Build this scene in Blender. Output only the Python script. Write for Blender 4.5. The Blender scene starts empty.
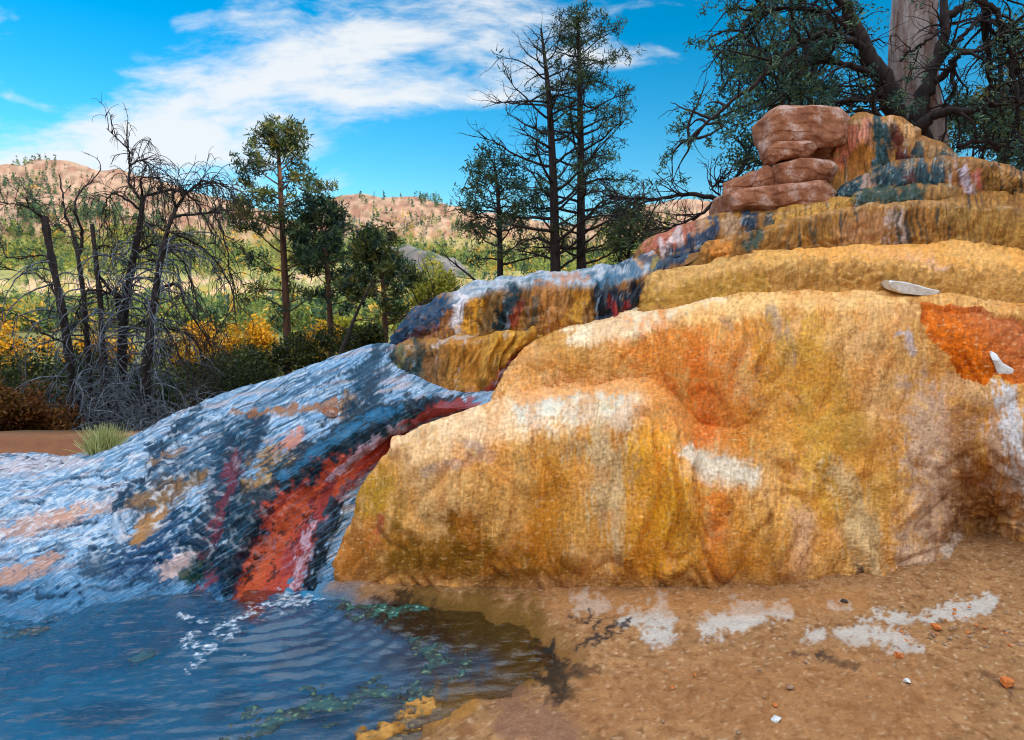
import bpy, math, random
import numpy as np
from mathutils import Vector

random.seed(7)
RNG = np.random.default_rng(11)
S = bpy.context.scene
COL = S.collection
W, H, F = 1024, 740, 700.0
CX, CY = 512.0, 370.0
PITCH = math.atan(70 / F)            # camera looks slightly down
EYE = np.array([0.0, 0.0, 1.6])
CP, SP = math.cos(PITCH), math.sin(PITCH)

# ------------------------------------------------------------------ helpers
def P(px, py, Y):
    dx, dy = (px - CX) / F, (CY - py) / F
    k = Y / (CP + dy * SP)
    return [dx * k, Y, EYE[2] + (dy * CP - SP) * k]

def PZ(px, py, z):
    dx, dy = (px - CX) / F, (CY - py) / F
    k = (z - EYE[2]) / (dy * CP - SP)
    return [dx * k, (CP + dy * SP) * k, z]

def V(px, py, Y):
    return np.array(P(px, py, Y))

def project(v):
    d = v - EYE
    f = d[:, 1] * CP - d[:, 2] * SP
    u = d[:, 1] * SP + d[:, 2] * CP
    f = np.maximum(f, .05)
    return CX + F * d[:, 0] / f, CY - F * u / f

def lin(r, g, b):
    c = np.array([r, g, b], float) / 255
    return np.where(c <= .04045, c / 12.92, ((c + .055) / 1.055) ** 2.4)

def sstep(a, b, x):
    t = np.clip((x - a) / (b - a), 0, 1)
    return t * t * (3 - 2 * t)

_PERM = np.concatenate([np.random.default_rng(5).permutation(256)] * 3).astype(np.int32)
_G2 = np.array([[math.cos(a), math.sin(a)] for a in np.linspace(0, 2 * math.pi, 256, endpoint=False)])
_g = np.random.default_rng(6).normal(size=(256, 3)); _G3 = _g / np.linalg.norm(_g, axis=1)[:, None]

def noise2(x, y):
    x = np.asarray(x, float); y = np.asarray(y, float)
    xi = np.floor(x).astype(np.int64); yi = np.floor(y).astype(np.int64)
    xf = x - xi; yf = y - yi
    xi &= 255; yi &= 255
    u = xf ** 3 * (xf * (xf * 6 - 15) + 10); v = yf ** 3 * (yf * (yf * 6 - 15) + 10)
    def g(a, b):
        h = _PERM[_PERM[(xi + a) & 255] + ((yi + b) & 255)] & 255
        gg = _G2[h]
        return gg[..., 0] * (xf - a) + gg[..., 1] * (yf - b)
    n0 = g(0, 0) * (1 - u) + g(1, 0) * u
    n1 = g(0, 1) * (1 - u) + g(1, 1) * u
    return (n0 * (1 - v) + n1 * v) * 1.5

def fbm2(x, y, o=3):
    s, a = 0, 1.0
    for i in range(o):
        s = s + a * noise2(x * 2 ** i + 17.3 * i, y * 2 ** i - 9.1 * i); a *= .5
    return s

def noise3(p):
    i = np.floor(p).astype(np.int64); f = p - i; i &= 255
    u = f ** 3 * (f * (f * 6 - 15) + 10)
    out = 0
    for a in (0, 1):
        for b in (0, 1):
            for c in (0, 1):
                h = _PERM[_PERM[_PERM[(i[:, 0] + a) & 255] + ((i[:, 1] + b) & 255)] + ((i[:, 2] + c) & 255)] & 255
                g = _G3[h]
                d = g[:, 0] * (f[:, 0] - a) + g[:, 1] * (f[:, 1] - b) + g[:, 2] * (f[:, 2] - c)
                w = (u[:, 0] if a else 1 - u[:, 0]) * (u[:, 1] if b else 1 - u[:, 1]) * (u[:, 2] if c else 1 - u[:, 2])
                out = out + d * w
    return out * 1.5

def fbm3(p, o=3):
    s, a = 0, 1.0
    for i in range(o):
        s = s + a * noise3(p * 2 ** i + 13.7 * i); a *= .5
    return s

def link(o, parent=None):
    COL.objects.link(o)
    if parent is not None:
        o.parent = parent
    return o

def tag(o, label=None, cat=None, group=None, kind=None):
    if label: o['label'] = label
    if cat: o['category'] = cat
    if group: o['group'] = group
    if kind: o['kind'] = kind
    return o

def empty(name, loc=(0, 0, 0)):
    o = bpy.data.objects.new(name, None)
    o.empty_display_size = .2
    o.location = loc
    return link(o)

def mesh(name, verts, faces, mat, parent=None, smooth=True, col=None, attrs=None):
    """faces: (n,4) or (n,3) int array, or list of such arrays. With a parent, verts stay in world space."""
    verts = np.asarray(verts, np.float32)
    fl = faces if isinstance(faces, list) else [faces]
    fl = [np.asarray(f, np.int32) for f in fl if len(f)]
    me = bpy.data.meshes.new(name)
    me.vertices.add(len(verts))
    off = np.array(parent.location, np.float32) if parent is not None else np.zeros(3, np.float32)
    me.vertices.foreach_set('co', (verts - off).ravel())
    nl = sum(f.size for f in fl); npol = sum(len(f) for f in fl)
    me.loops.add(nl); me.polygons.add(npol)
    me.loops.foreach_set('vertex_index', np.concatenate([f.ravel() for f in fl]))
    tot = np.concatenate([np.full(len(f), f.shape[1], np.int32) for f in fl])
    st = np.concatenate([[0], np.cumsum(tot)[:-1]]).astype(np.int32)
    me.polygons.foreach_set('loop_start', st)
    me.polygons.foreach_set('loop_total', tot)
    me.polygons.foreach_set('use_smooth', np.full(npol, smooth))
    if col is not None:
        a = me.color_attributes.new('col', 'FLOAT_COLOR', 'POINT')
        c = np.ones((len(verts), 4), np.float32); c[:, :3] = col
        a.data.foreach_set('color', c.ravel())
    for k, v in (attrs or {}).items():
        a = me.attributes.new(k, 'FLOAT', 'POINT')
        a.data.foreach_set('value', np.asarray(v, np.float32).ravel())
    me.update(calc_edges=True)
    me.validate()
    me.materials.append(mat)
    return link(bpy.data.objects.new(name, me), parent)

def gridfaces(nu, nv):
    i = np.arange(nu - 1)[:, None] * nv + np.arange(nv - 1)[None, :]
    i = i.ravel()
    return np.stack([i, i + nv, i + nv + 1, i + 1], 1)

# pchip interpolation with uniform knots along axis 0
def pchip(A, ts):
    A = np.asarray(A, float); n = len(A)
    d = np.diff(A, axis=0)
    m = np.zeros_like(A)
    if n > 2:
        a, b = d[:-1], d[1:]
        den = a + b
        with np.errstate(divide='ignore', invalid='ignore'):
            hm = np.where(a * b > 0, 2 * a * b / np.where(den == 0, 1, den), 0)
        m[1:-1] = hm
    m[0], m[-1] = d[0], d[-1]
    i = np.clip(np.floor(ts).astype(int), 0, n - 2)
    t = (ts - i).reshape((-1,) + (1,) * (A.ndim - 1))
    return ((2 * t ** 3 - 3 * t ** 2 + 1) * A[i] + (t ** 3 - 2 * t ** 2 + t) * m[i]
            + (-2 * t ** 3 + 3 * t ** 2) * A[i + 1] + (t ** 3 - t ** 2) * m[i + 1])

def catmull(A, ts):
    A = np.asarray(A, float); n = len(A)
    m = np.zeros_like(A)
    m[1:-1] = (A[2:] - A[:-2]) / 2
    m[0], m[-1] = A[1] - A[0], A[-1] - A[-2]
    i = np.clip(np.floor(ts).astype(int), 0, n - 2)
    t = (ts - i).reshape((-1,) + (1,) * (A.ndim - 1))
    return ((2 * t ** 3 - 3 * t ** 2 + 1) * A[i] + (t ** 3 - 2 * t ** 2 + t) * m[i]
            + (-2 * t ** 3 + 3 * t ** 2) * A[i + 1] + (t ** 3 - t ** 2) * m[i + 1])

def params(net, step, axis):
    v = net.reshape(-1, 3); px, py = project(v)
    q = np.stack([px, py], 1).reshape(net.shape[0], net.shape[1], 2)
    d = np.linalg.norm(np.diff(q, axis=axis), axis=2)
    L = d.max(axis=1 - axis)
    ts = []
    for k, l in enumerate(L):
        n = int(np.clip(math.ceil(l / step), 3, 240))
        ts += list(k + np.arange(n) / n)
    ts.append(len(L))
    return np.array(ts)

def loft(net, step=1.4):
    """net [col][row] of world points -> dense grid (nu,nv,3) and the params"""
    net = np.array(net, float)
    tu, tv = params(net, step, 0), params(net, step, 1)
    g = catmull(net, tu)
    g = np.swapaxes(pchip(np.swapaxes(g, 0, 1), tv), 0, 1)
    return g, tu, tv

def normals(g):
    du = np.gradient(g, axis=0); dv = np.gradient(g, axis=1)
    n = np.cross(du, dv)
    n /= np.linalg.norm(n, axis=2, keepdims=True) + 1e-12
    return n

# ------------------------------------------------------------------ materials
def newmat(name):
    m = bpy.data.materials.new(name); m.use_nodes = True
    nt = m.node_tree
    b = nt.nodes['Principled BSDF']
    return m, nt, b

def N(nt, typ, **kw):
    n = nt.nodes.new(typ)
    for k, v in kw.items():
        if k in ('inputs',):
            for a, c in v.items(): n.inputs[a].default_value = c
        else: setattr(n, k, v)
    return n

def L(nt, a, b): nt.links.new(a, b)

def math_node(nt, op, a, b=None, clamp=False):
    n = N(nt, 'ShaderNodeMath', operation=op, use_clamp=clamp)
    for i, v in enumerate((a, b)):
        if v is None: continue
        if isinstance(v, (int, float)): n.inputs[i].default_value = v
        else: L(nt, v, n.inputs[i])
    return n.outputs[0]

def mix_rgb(nt, fac, a, b, blend='MIX'):
    n = N(nt, 'ShaderNodeMix', data_type='RGBA', blend_type=blend)
    for i, v in ((0, fac), (6, a), (7, b)):
        if isinstance(v, (int, float)): n.inputs[i].default_value = v
        elif isinstance(v, tuple): n.inputs[i].default_value = v
        else: L(nt, v, n.inputs[i])
    return n.outputs[2]

def noise_node(nt, vec, scale, detail=3, rough=.6):
    n = N(nt, 'ShaderNodeTexNoise')
    n.inputs['Scale'].default_value = scale; n.inputs['Detail'].default_value = detail; n.inputs['Roughness'].default_value = rough
    L(nt, vec, n.inputs['Vector'])
    return n.outputs['Fac']

def mapping(nt, vec, scale, rot=(0, 0, 0)):
    n = N(nt, 'ShaderNodeMapping')
    n.inputs['Scale'].default_value = scale; n.inputs['Rotation'].default_value = rot
    L(nt, vec, n.inputs['Vector'])
    return n.outputs[0]

def rock_material(name, bump=.6, grain=1.0):
    m, nt, b = newmat(name)
    tc = N(nt, 'ShaderNodeTexCoord').outputs['Object']
    at = N(nt, 'ShaderNodeAttribute', attribute_name='col')
    wet = N(nt, 'ShaderNodeAttribute', attribute_name='wet').outputs['Fac']
    v1 = mapping(nt, tc, (.9, .9, 1.4))
    n1 = noise_node(nt, v1, 55 * grain, 4, .65)
    n2 = noise_node(nt, tc, 9, 5, .6)
    vor = N(nt, 'ShaderNodeTexVoronoi', feature='F1'); vor.inputs['Scale'].default_value = 42 * grain
    wv = N(nt, 'ShaderNodeVectorMath', operation='MULTIPLY_ADD')
    nn = N(nt, 'ShaderNodeTexNoise'); nn.inputs['Scale'].default_value = 30
    L(nt, v1, nn.inputs['Vector'])
    L(nt, nn.outputs['Color'], wv.inputs[0]); wv.inputs[1].default_value = (.03, .03, .03); L(nt, v1, wv.inputs[2])
    L(nt, wv.outputs[0], vor.inputs['Vector'])
    # colour variation: mineral grain
    f = math_node(nt, 'MULTIPLY_ADD', n1, .9); nt.nodes[-1].inputs[2].default_value = .55
    f2 = math_node(nt, 'MULTIPLY_ADD', n2, .6); nt.nodes[-1].inputs[2].default_value = .7
    ff = math_node(nt, 'MULTIPLY', f, f2)
    g = N(nt, 'ShaderNodeCombineColor')
    for i in range(3): L(nt, ff, g.inputs[i])
    c = mix_rgb(nt, 1.0, at.outputs['Color'], g.outputs[0], 'MULTIPLY')
    L(nt, c, b.inputs['Base Color'])
    r = math_node(nt, 'MULTIPLY_ADD', wet, -.28); nt.nodes[-1].inputs[2].default_value = .78
    L(nt, r, b.inputs['Roughness'])
    b.inputs['Specular IOR Level'].default_value = .12
    L(nt, math_node(nt, 'MULTIPLY', wet, .13), b.inputs['Coat Weight'])
    b.inputs['Coat Roughness'].default_value = .09
    b.inputs['Coat IOR'].default_value = 1.33
    h = math_node(nt, 'ADD', math_node(nt, 'MULTIPLY', vor.outputs['Distance'], .5), math_node(nt, 'MULTIPLY', n1, .8))
    bp = N(nt, 'ShaderNodeBump'); bp.inputs['Strength'].default_value = bump; bp.inputs['Distance'].default_value = .012
    L(nt, h, bp.inputs['Height'])
    L(nt, bp.outputs[0], b.inputs['Normal'])
    L(nt, bp.outputs[0], b.inputs['Coat Normal'])
    return m

def plain_rock(name, c1, c2, c3, scale=3.0):
    m, nt, b = newmat(name)
    tc = N(nt, 'ShaderNodeTexCoord').outputs['Object']
    n1 = noise_node(nt, tc, scale, 6, .65); n2 = noise_node(nt, tc, scale * 9, 4, .7)
    r = N(nt, 'ShaderNodeValToRGB'); e = r.color_ramp
    e.elements[0].position = .34; e.elements[0].color = (*c1, 1)
    e.elements[1].position = .62; e.elements[1].color = (*c3, 1)
    k = e.elements.new(.5); k.color = (*c2, 1)
    L(nt, math_node(nt, 'ADD', math_node(nt, 'MULTIPLY', n1, .75), math_node(nt, 'MULTIPLY', n2, .25)), r.inputs[0])
    L(nt, r.outputs[0], b.inputs['Base Color'])
    b.inputs['Roughness'].default_value = .85
    bp = N(nt, 'ShaderNodeBump'); bp.inputs['Strength'].default_value = .7; bp.inputs['Distance'].default_value = .02
    L(nt, math_node(nt, 'ADD', n1, math_node(nt, 'MULTIPLY', n2, .5)), bp.inputs['Height'])
    L(nt, bp.outputs[0], b.inputs['Normal'])
    return m

def bark(name, c1, c2, scale=12, stretch=.18):
    m, nt, b = newmat(name)
    tc = N(nt, 'ShaderNodeTexCoord').outputs['Object']
    n1 = noise_node(nt, mapping(nt, tc, (1, 1, stretch)), scale, 5, .7)
    r = N(nt, 'ShaderNodeValToRGB'); e = r.color_ramp
    e.elements[0].position = .36; e.elements[0].color = (*c1, 1)
    e.elements[1].position = .64; e.elements[1].color = (*c2, 1)
    L(nt, n1, r.inputs[0]); L(nt, r.outputs[0], b.inputs['Base Color'])
    b.inputs['Roughness'].default_value = .9
    bp = N(nt, 'ShaderNodeBump'); bp.inputs['Strength'].default_value = .8; bp.inputs['Distance'].default_value = .02
    L(nt, n1, bp.inputs['Height']); L(nt, bp.outputs[0], b.inputs['Normal'])
    return m

def leafmat(name, transl=.25):
    m, nt, b = newmat(name)
    at = N(nt, 'ShaderNodeAttribute', attribute_name='col').outputs['Color']
    L(nt, at, b.inputs['Base Color'])
    b.inputs['Roughness'].default_value = .6
    tr = N(nt, 'ShaderNodeBsdfTranslucent'); L(nt, at, tr.inputs['Color'])
    mx = N(nt, 'ShaderNodeMixShader'); mx.inputs[0].default_value = transl
    L(nt, b.outputs[0], mx.inputs[1]); L(nt, tr.outputs[0], mx.inputs[2])
    L(nt, mx.outputs[0], nt.nodes['Material Output'].inputs['Surface'])
    return m

def vcol_mat(name, rough=.9, bump=0, bscale=1.0):
    m, nt, b = newmat(name)
    at = N(nt, 'ShaderNodeAttribute', attribute_name='col').outputs['Color']
    tc = N(nt, 'ShaderNodeTexCoord').outputs['Object']
    n = noise_node(nt, tc, bscale, 5, .7)
    f = math_node(nt, 'MULTIPLY_ADD', n, .8); nt.nodes[-1].inputs[2].default_value = .6
    g = N(nt, 'ShaderNodeCombineColor')
    for i in range(3): L(nt, f, g.inputs[i])
    L(nt, mix_rgb(nt, 1.0, at, g.outputs[0], 'MULTIPLY'), b.inputs['Base Color'])
    b.inputs['Roughness'].default_value = rough
    if bump:
        bp = N(nt, 'ShaderNodeBump'); bp.inputs['Strength'].default_value = .7; bp.inputs['Distance'].default_value = bump
        L(nt, n, bp.inputs['Height']); L(nt, bp.outputs[0], b.inputs['Normal'])
    return m

M_ROCK = rock_material('travertine', bump=.32)
M_DIRT = rock_material('dirt', bump=.9, grain=1.5)
M_BOULDER = plain_rock('red_boulder', lin(108, 62, 40), lin(154, 98, 68), lin(196, 170, 162), 5)
M_PALE = plain_rock('pale_slab', lin(190, 192, 198), lin(222, 228, 236), lin(238, 242, 248), 14)
M_PEB = plain_rock('pebble_grey', lin(120, 95, 80), lin(165, 130, 105), lin(190, 170, 155), 30)
M_PEBO = plain_rock('pebble_orange', lin(190, 90, 30), lin(215, 120, 50), lin(225, 150, 90), 30)
M_DEAD = bark('dead_wood', lin(26, 22, 24), lin(70, 60, 60), 14)
M_DEADGREY = bark('weathered_twig', lin(60, 68, 80), lin(128, 140, 156), 20)
M_BARK = bark('pine_bark', lin(62, 44, 38), lin(120, 84, 66), 10)
M_DARKBARK = bark('dark_bark', lin(22, 19, 24), lin(56, 46, 48), 14)
M_STRIPPED = bark('stripped_wood', lin(112, 72, 56), lin(186, 180, 184), 7, .22)
M_LEAF = leafmat('needles')
M_BROAD = leafmat('leaves', .4)

# ------------------------------------------------------------------ paint
GAIN = np.array([1.0, 1.0, 1.0])
class Painter:
    def __init__(s, v, base, flow=None, wamt=1.0):
        s.px, s.py = project(v); s.v = v
        n = len(v)
        s.c = np.empty((n, 3)); s.c[:] = base
        s.wet = np.zeros(n)
        s.na = fbm2(s.px / 26, s.py / 26, 4)
        s.nb = fbm2(s.px / 9 + 40, s.py / 9, 3)
        fa = math.radians(90 if flow is None else flow); ca, sa = math.cos(fa), math.sin(fa)
        al = s.px * ca + s.py * sa; ac = -s.px * sa + s.py * ca
        if flow is None: s.nd = fbm2(s.px / 14 + 80, s.py / 9, 3); s.ne = fbm2(s.px / 5 + 60, s.py / 3.4, 2); s.nd *= .5; s.ne *= .5
        else: s.nd = fbm2(ac / 7 + 80, al / 40, 2); s.ne = fbm2(ac / 3 + 60, al / 16, 2)
        s.wx, s.wy = ca * wamt, sa * wamt
        s.nc = fbm2(s.px / 3.2 + 11, s.py / 4.2, 2)
    def streak(s, ang, across=5.0, along=55.0, seed=0, wv=1.0):
        a = math.radians(ang); ca, sa = math.cos(a), math.sin(a)
        al = s.px * ca + s.py * sa + 8 * s.na * wv; ac = -s.px * sa + s.py * ca + 3 * s.na * wv
        return fbm2(ac / across + seed * 7.7, al / along + seed * 3.1, 3)
    def mask(s, path, soft=.8, rag=.6, streak=0, ang=90, across=5, along=50, seed=0, warp=1.0):
        path = [tuple(p) for p in path]
        xs = [p[0] for p in path]; ys = [p[1] for p in path]; R = max(p[2] for p in path) * 2.2 + 6
        idx = np.where((s.px > min(xs) - R) & (s.px < max(xs) + R) & (s.py > min(ys) - R) & (s.py < max(ys) + R))[0]
        if not len(idx): return idx, np.zeros(0)
        w = warp * (6 * s.nd[idx] + 2.5 * s.ne[idx]); x = s.px[idx] + 4.5 * s.na[idx] + 2.0 * s.nb[idx] + 1.0 * s.nc[idx] + w * s.wx; y = s.py[idx] + 3 * s.nb[idx] + w * s.wy
        best = np.full(len(idx), 9e9)
        if len(path) == 1: path = path * 2
        for (x0, y0, r0), (x1, y1, r1) in zip(path[:-1], path[1:]):
            dx, dy = x1 - x0, y1 - y0; l2 = dx * dx + dy * dy + 1e-9
            t = np.clip(((x - x0) * dx + (y - y0) * dy) / l2, 0, 1)
            d = np.hypot(x - x0 - t * dx, y - y0 - t * dy) / (r0 + t * (r1 - r0))
            best = np.minimum(best, d)
        val = 1 - best + rag * (s.na[idx] * .75 + s.nb[idx] * .5 + s.nc[idx] * .45)
        if streak:
            val = val + streak * s.streak(ang, across, along, seed)[idx]
        return idx, sstep(-soft * .5, soft * .5, val)
    def paint(s, path, rgb, op=1.0, wet=None, **k):
        i, m = s.mask(path, **k)
        if not len(i): return
        m = m * op
        c = lin(*rgb) * GAIN
        s.c[i] = s.c[i] * (1 - m[:, None]) + c * m[:, None]
        if wet is not None: s.wet[i] = s.wet[i] * (1 - m) + wet * m

def poly_in(px, py, poly):
    ins = np.zeros(len(px), bool)
    n = len(poly)
    for i in range(n):
        x0, y0 = poly[i]; x1, y1 = poly[(i + 1) % n]
        c = ((y0 > py) != (y1 > py)) & (px < (x1 - x0) * (py - y0) / (y1 - y0 + 1e-12) + x0)
        ins ^= c
    return ins

def paint_mound(v, region):
    """mineral and algae colours of the terraces, with some shade and highlights painted in, drawn where they lie on the rock"""
    p = Painter(v, lin(206, 152, 84), 148 if region == 'apron' else 90, .45 if region in ('dome', 'upper_dome') else 1.0)
    T = p.paint
    s1 = p.streak(90, 9, 90, 1); s2 = p.streak(90, 4, 50, 2)
    def blend(rgb, m):
        m = np.clip(m, 0, 1)[:, None]; p.c = p.c * (1 - m) + lin(*rgb) * m
    if region == 'apron':
        p.c[:] = lin(134, 166, 196); p.wet[:] = .85
        fl = p.streak(150, 2.2, 36, 3, .6); fl2 = p.streak(154, 4.5, 70, 5, .7); fl3 = p.streak(152, 1.5, 20, 8, .6)
        right = sstep(60, 260, p.px + (p.py - 460) * .35)
        blend((60, 108, 140), sstep(.0, .45, fl) * (.45 + .5 * right))
        blend((22, 62, 88), sstep(.18, .6, fl2) * (.3 + .6 * right))
        blend((222, 226, 232), sstep(.1, .5, fl3) * .5)  # fine white highlights painted on the wet slope
        blend((190, 160, 150), sstep(.25, .6, p.streak(165, 6, 60, 11)) * .4)
        K = dict(streak=.5, ang=150, across=4, along=40)
        low = sstep(545, 600, p.py + 14 * p.na)
        blend((40, 110, 150), low * .75)
        # pale flats with tan and orange mud
        T([(-40, 540, 9), (30, 525, 10), (95, 505, 6)], (198, 152, 124), .7, .4, **K)
        T([(-20, 588, 8), (40, 565, 8), (60, 556, 4)], (196, 146, 112), .7, .4, **K)
        T([(-60, 470, 12), (60, 462, 8), (100, 460, 3)], (196, 182, 184), .6, .3, **K)
        T([(60, 520, 8), (120, 500, 6)], (196, 150, 120), .5, .5, **K)
        # dark wet algae tongues
        T([(135, 520, 8), (180, 480, 14), (230, 450, 12), (250, 415, 6)], (8, 58, 84), .75, 1, **K)
        T([(200, 405, 3), (175, 430, 5), (155, 450, 5), (146, 478, 4), (120, 500, 5)], (6, 54, 80), .9, 1, streak=.3, ang=150)
        T([(90, 565, 14), (170, 545, 22), (220, 520, 22), (235, 470, 14), (255, 435, 8)], (4, 52, 80), .8, 1, **K)
        T([(160, 560, 18), (230, 570, 22)], (24, 80, 112), .7, 1, **K)
        T([(214, 528, 7), (228, 490, 6), (240, 455, 5)], (120, 46, 60), .45, .9, **K)
        T([(205, 565, 4), (222, 520, 2.5), (232, 480, 2.5)], (160, 72, 74), .6, .9, **K)
        # deep blue wet ground under the steps
        T([(120, 565, 14), (160, 550, 26), (195, 545, 30), (215, 575, 24)], (10, 64, 104), .8, 1, soft=1.2, **K)
        T([(258, 424, 11), (238, 455, 19), (226, 490, 22), (210, 530, 25), (196, 560, 22)], (4, 46, 70), .92, 1, soft=.7, **K)
        T([(200, 418, 4), (170, 440, 6), (152, 466, 6), (136, 492, 6), (112, 508, 4)], (6, 52, 80), .8, 1, soft=.9, **K)
        T([(330, 372, 3), (285, 396, 4), (240, 418, 4)], (20, 76, 108), .6, 1, soft=1, **K)
        T([(236, 455, 5), (228, 490, 6), (216, 530, 5), (206, 562, 4)], (124, 50, 64), .8, .8, streak=.9, ang=112, across=3, along=40)
        # ochre rock islands
        O = dict(streak=.25, ang=150, across=5, along=30, soft=.9, rag=.7)
        T([(136, 538, 7), (150, 522, 10), (160, 510, 8)], (168, 130, 86), .95, .2, **O)
        T([(140, 500, 9), (165, 490, 14), (192, 482, 9), (206, 474, 4)], (136, 106, 70), .9, .3, **O)
        T([(150, 462, 4), (180, 452, 4)], (140, 104, 66), .8, .3, **O)
        T([(252, 488, 12), (275, 474, 19), (300, 462, 17), (322, 452, 9)], (160, 126, 82), .95, .2, **O)
        T([(262, 478, 5), (285, 470, 5)], (186, 158, 112), .7, .2, **O)
        T([(288, 441, 8), (298, 436, 9)], (196, 140, 122), .9, .3, soft=.7)
        T([(232, 414, 2.5), (275, 412, 3.5), (330, 404, 4), (348, 402, 3)], (158, 108, 60), .85, .4, **O)
        T([(345, 410, 8), (352, 400, 6)], (150, 112, 66), .8, .3, **O)
        T([(160, 570, 7), (180, 565, 12), (196, 560, 6)], (206, 184, 182), .9, .5, soft=.6)
        T([(186, 577, 9), (204, 570, 8)], (24, 66, 56), .85, 1)
        T([(222, 560, 6), (212, 575, 5), (202, 588, 4)], (140, 64, 74), .7, .8, soft=1.2)
        # dark bank above the red fall
        D = dict(streak=.3, ang=145, across=3, along=40, soft=.5, rag=.4)
        T([(460, 404, 6), (410, 411, 15), (368, 425, 23), (338, 446, 24), (296, 480, 26), (254, 515, 24), (230, 562, 22)], (4, 42, 60), .95, 1, **D)
        T([(400, 408, 4), (360, 424, 5), (320, 448, 5), (285, 476, 4)], (40, 116, 156), .75, 1, streak=.9, ang=145, across=2, along=40)
        T([(384, 372, 6), (366, 392, 7), (352, 404, 5)], (6, 56, 80), .7, 1, **K)
        T([(378, 345, 8), (368, 370, 9), (372, 398, 9)], (6, 56, 80), .9, 1, **K)
        T([(150, 480, 10), (200, 450, 8), (245, 420, 6)], (20, 62, 88), .55, 1, **K)
        # red fall
        R = dict(streak=.6, ang=118, across=3, along=60, soft=1.1)
        T([(402, 436, 7), (362, 460, 12), (332, 482, 18), (303, 512, 27), (280, 548, 31), (268, 600, 32)], (172, 76, 58), 1, .8, soft=.7, rag=.5)
        T([(345, 470, 9), (300, 510, 12), (262, 560, 12), (250, 592, 10)], (190, 100, 64), .8, .7, **R)
        T([(330, 480, 6), (318, 512, 8), (296, 560, 8), (290, 596, 10)], (140, 60, 66), .8, .9, **R)
        for k in range(40):
            a = RNG.random(); x = 262 + 60 * RNG.random() * (1 - .2 * a); y = 505 + 75 * a
            x -= (y - 505) * .28
            T([(x, y, 1.0), (x - 2, y + 5, 1.5)], (40, 26, 30), .7, .9, rag=1.6, soft=1.2)
        T([(338, 505, 6), (326, 535, 7), (314, 565, 7), (308, 600, 8)], (4, 32, 46), .95, 1, streak=.5, ang=110)
        T([(352, 478, 3), (335, 500, 3), (322, 530, 3)], (70, 90, 110), .6, 1, streak=.5, ang=120)
        T([(316, 520, 2), (303, 550, 3), (296, 575, 3.5), (292, 600, 5)], (196, 186, 205), .6, 1, streak=1.0, ang=108, across=2, soft=1.2)
        T([(410, 424, 4), (375, 441, 4), (350, 462, 4), (330, 480, 2)], (186, 180, 205), .75, 1, streak=1.0, ang=145, across=2, soft=1.2)
        T([(255, 520, 6), (240, 560, 8), (228, 590, 9)], (4, 36, 54), .9, 1, **R)
        T([(470, 404, 6), (440, 410, 6), (405, 425, 5)], (150, 68, 70), .85, .9, streak=.6, ang=160, soft=1)
        return p
    # ------------- the orange terraces
    if region in ('dome', 'upper_dome'):
        blend((222, 172, 120), sstep(-.1, .5, fbm2(p.px / 70, p.py / 60, 3)) * .8)
        blend((184, 130, 58), sstep(.0, .5, fbm2(p.px / 48 + 9, p.py / 70, 3)) * .75)
        blend((160, 104, 48), sstep(.1, .6, s1) * .5)
        blend((228, 184, 120), sstep(.15, .6, s2) * .45)
        blend((146, 96, 50), sstep(.25, .7, p.nb) * .45)
        blend((120, 84, 52), sstep(.45, .8, fbm2(p.px / 5, p.py / 6, 2)) * .4)
        K = dict(streak=.5, ang=90, across=6, along=60, soft=1.4, rag=.9)
        # lower dome
        T([(410, 445, 26), (470, 425, 26), (540, 408, 22), (640, 398, 12)], (236, 202, 162), .9, soft=1.2)  # pale tread mineral, with a cream highlight painted on the shoulder
        T([(345, 575, 30), (370, 540, 26)], (156, 96, 40), .95, **K)
        T([(372, 500, 16), (388, 470, 14)], (176, 130, 26), .85, **K)
        T([(403, 455, 9)], (140, 92, 44), .8)
        T([(380, 520, 4), (372, 545, 3)], (170, 70, 60), .6, **K)
        T([(430, 460, 26), (445, 520, 22)], (216, 172, 116), .7, **K)
        T([(400, 500, 6), (392, 560, 8)], (150, 112, 44), .6, **K)
        T([(462, 525, 14), (470, 545, 16)], (120, 70, 14), 1, **K)
        T([(415, 555, 22), (470, 570, 26), (560, 570, 22)], (138, 92, 18), .95, **K)
        T([(520, 500, 22), (560, 480, 26), (540, 540, 20)], (184, 118, 28), .9, **K)
        T([(520, 480, 16), (505, 520, 12)], (216, 166, 100), .6, **K)
        T([(590, 470, 26), (585, 560, 20)], (204, 148, 70), .6, **K)
        T([(655, 440, 22), (660, 500, 30), (650, 565, 26)], (214, 152, 34), .85, **K)
        T([(620, 540, 16), (625, 570, 16)], (186, 122, 36), .7, **K)
        T([(524, 408, 14), (570, 404, 20), (618, 406, 22)], (216, 214, 200), .9, soft=1.1, rag=.8)
        T([(596, 425, 24), (604, 470, 18), (612, 520, 12), (620, 560, 5)], (204, 192, 160), .5, streak=1.0, ang=88, across=5, along=60, soft=1.4)
        T([(470, 445, 5), (490, 455, 7), (430, 470, 5)], (150, 130, 130), .5, rag=.8)
        # upper dome
        T([(540, 372, 22), (600, 365, 26), (660, 368, 24)], (190, 136, 70), .75, **K)
        T([(520, 395, 10), (580, 384, 8), (650, 385, 10)], (222, 158, 96), .8, soft=.9)
        T([(580, 335, 11), (630, 322, 16), (676, 308, 13), (720, 302, 8)], (234, 214, 180), .95, soft=.8)
        T([(665, 350, 30), (700, 370, 46), (715, 420, 36)], (216, 124, 44), .75, **K)
        T([(692, 335, 8), (697, 380, 12), (704, 440, 12)], (206, 98, 30), .6, **K)
        T([(650, 400, 16), (680, 420, 16)], (214, 146, 80), .6, **K)
        T([(690, 314, 12), (780, 302, 10), (900, 298, 8)], (232, 186, 122), .9, soft=.9)
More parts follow.
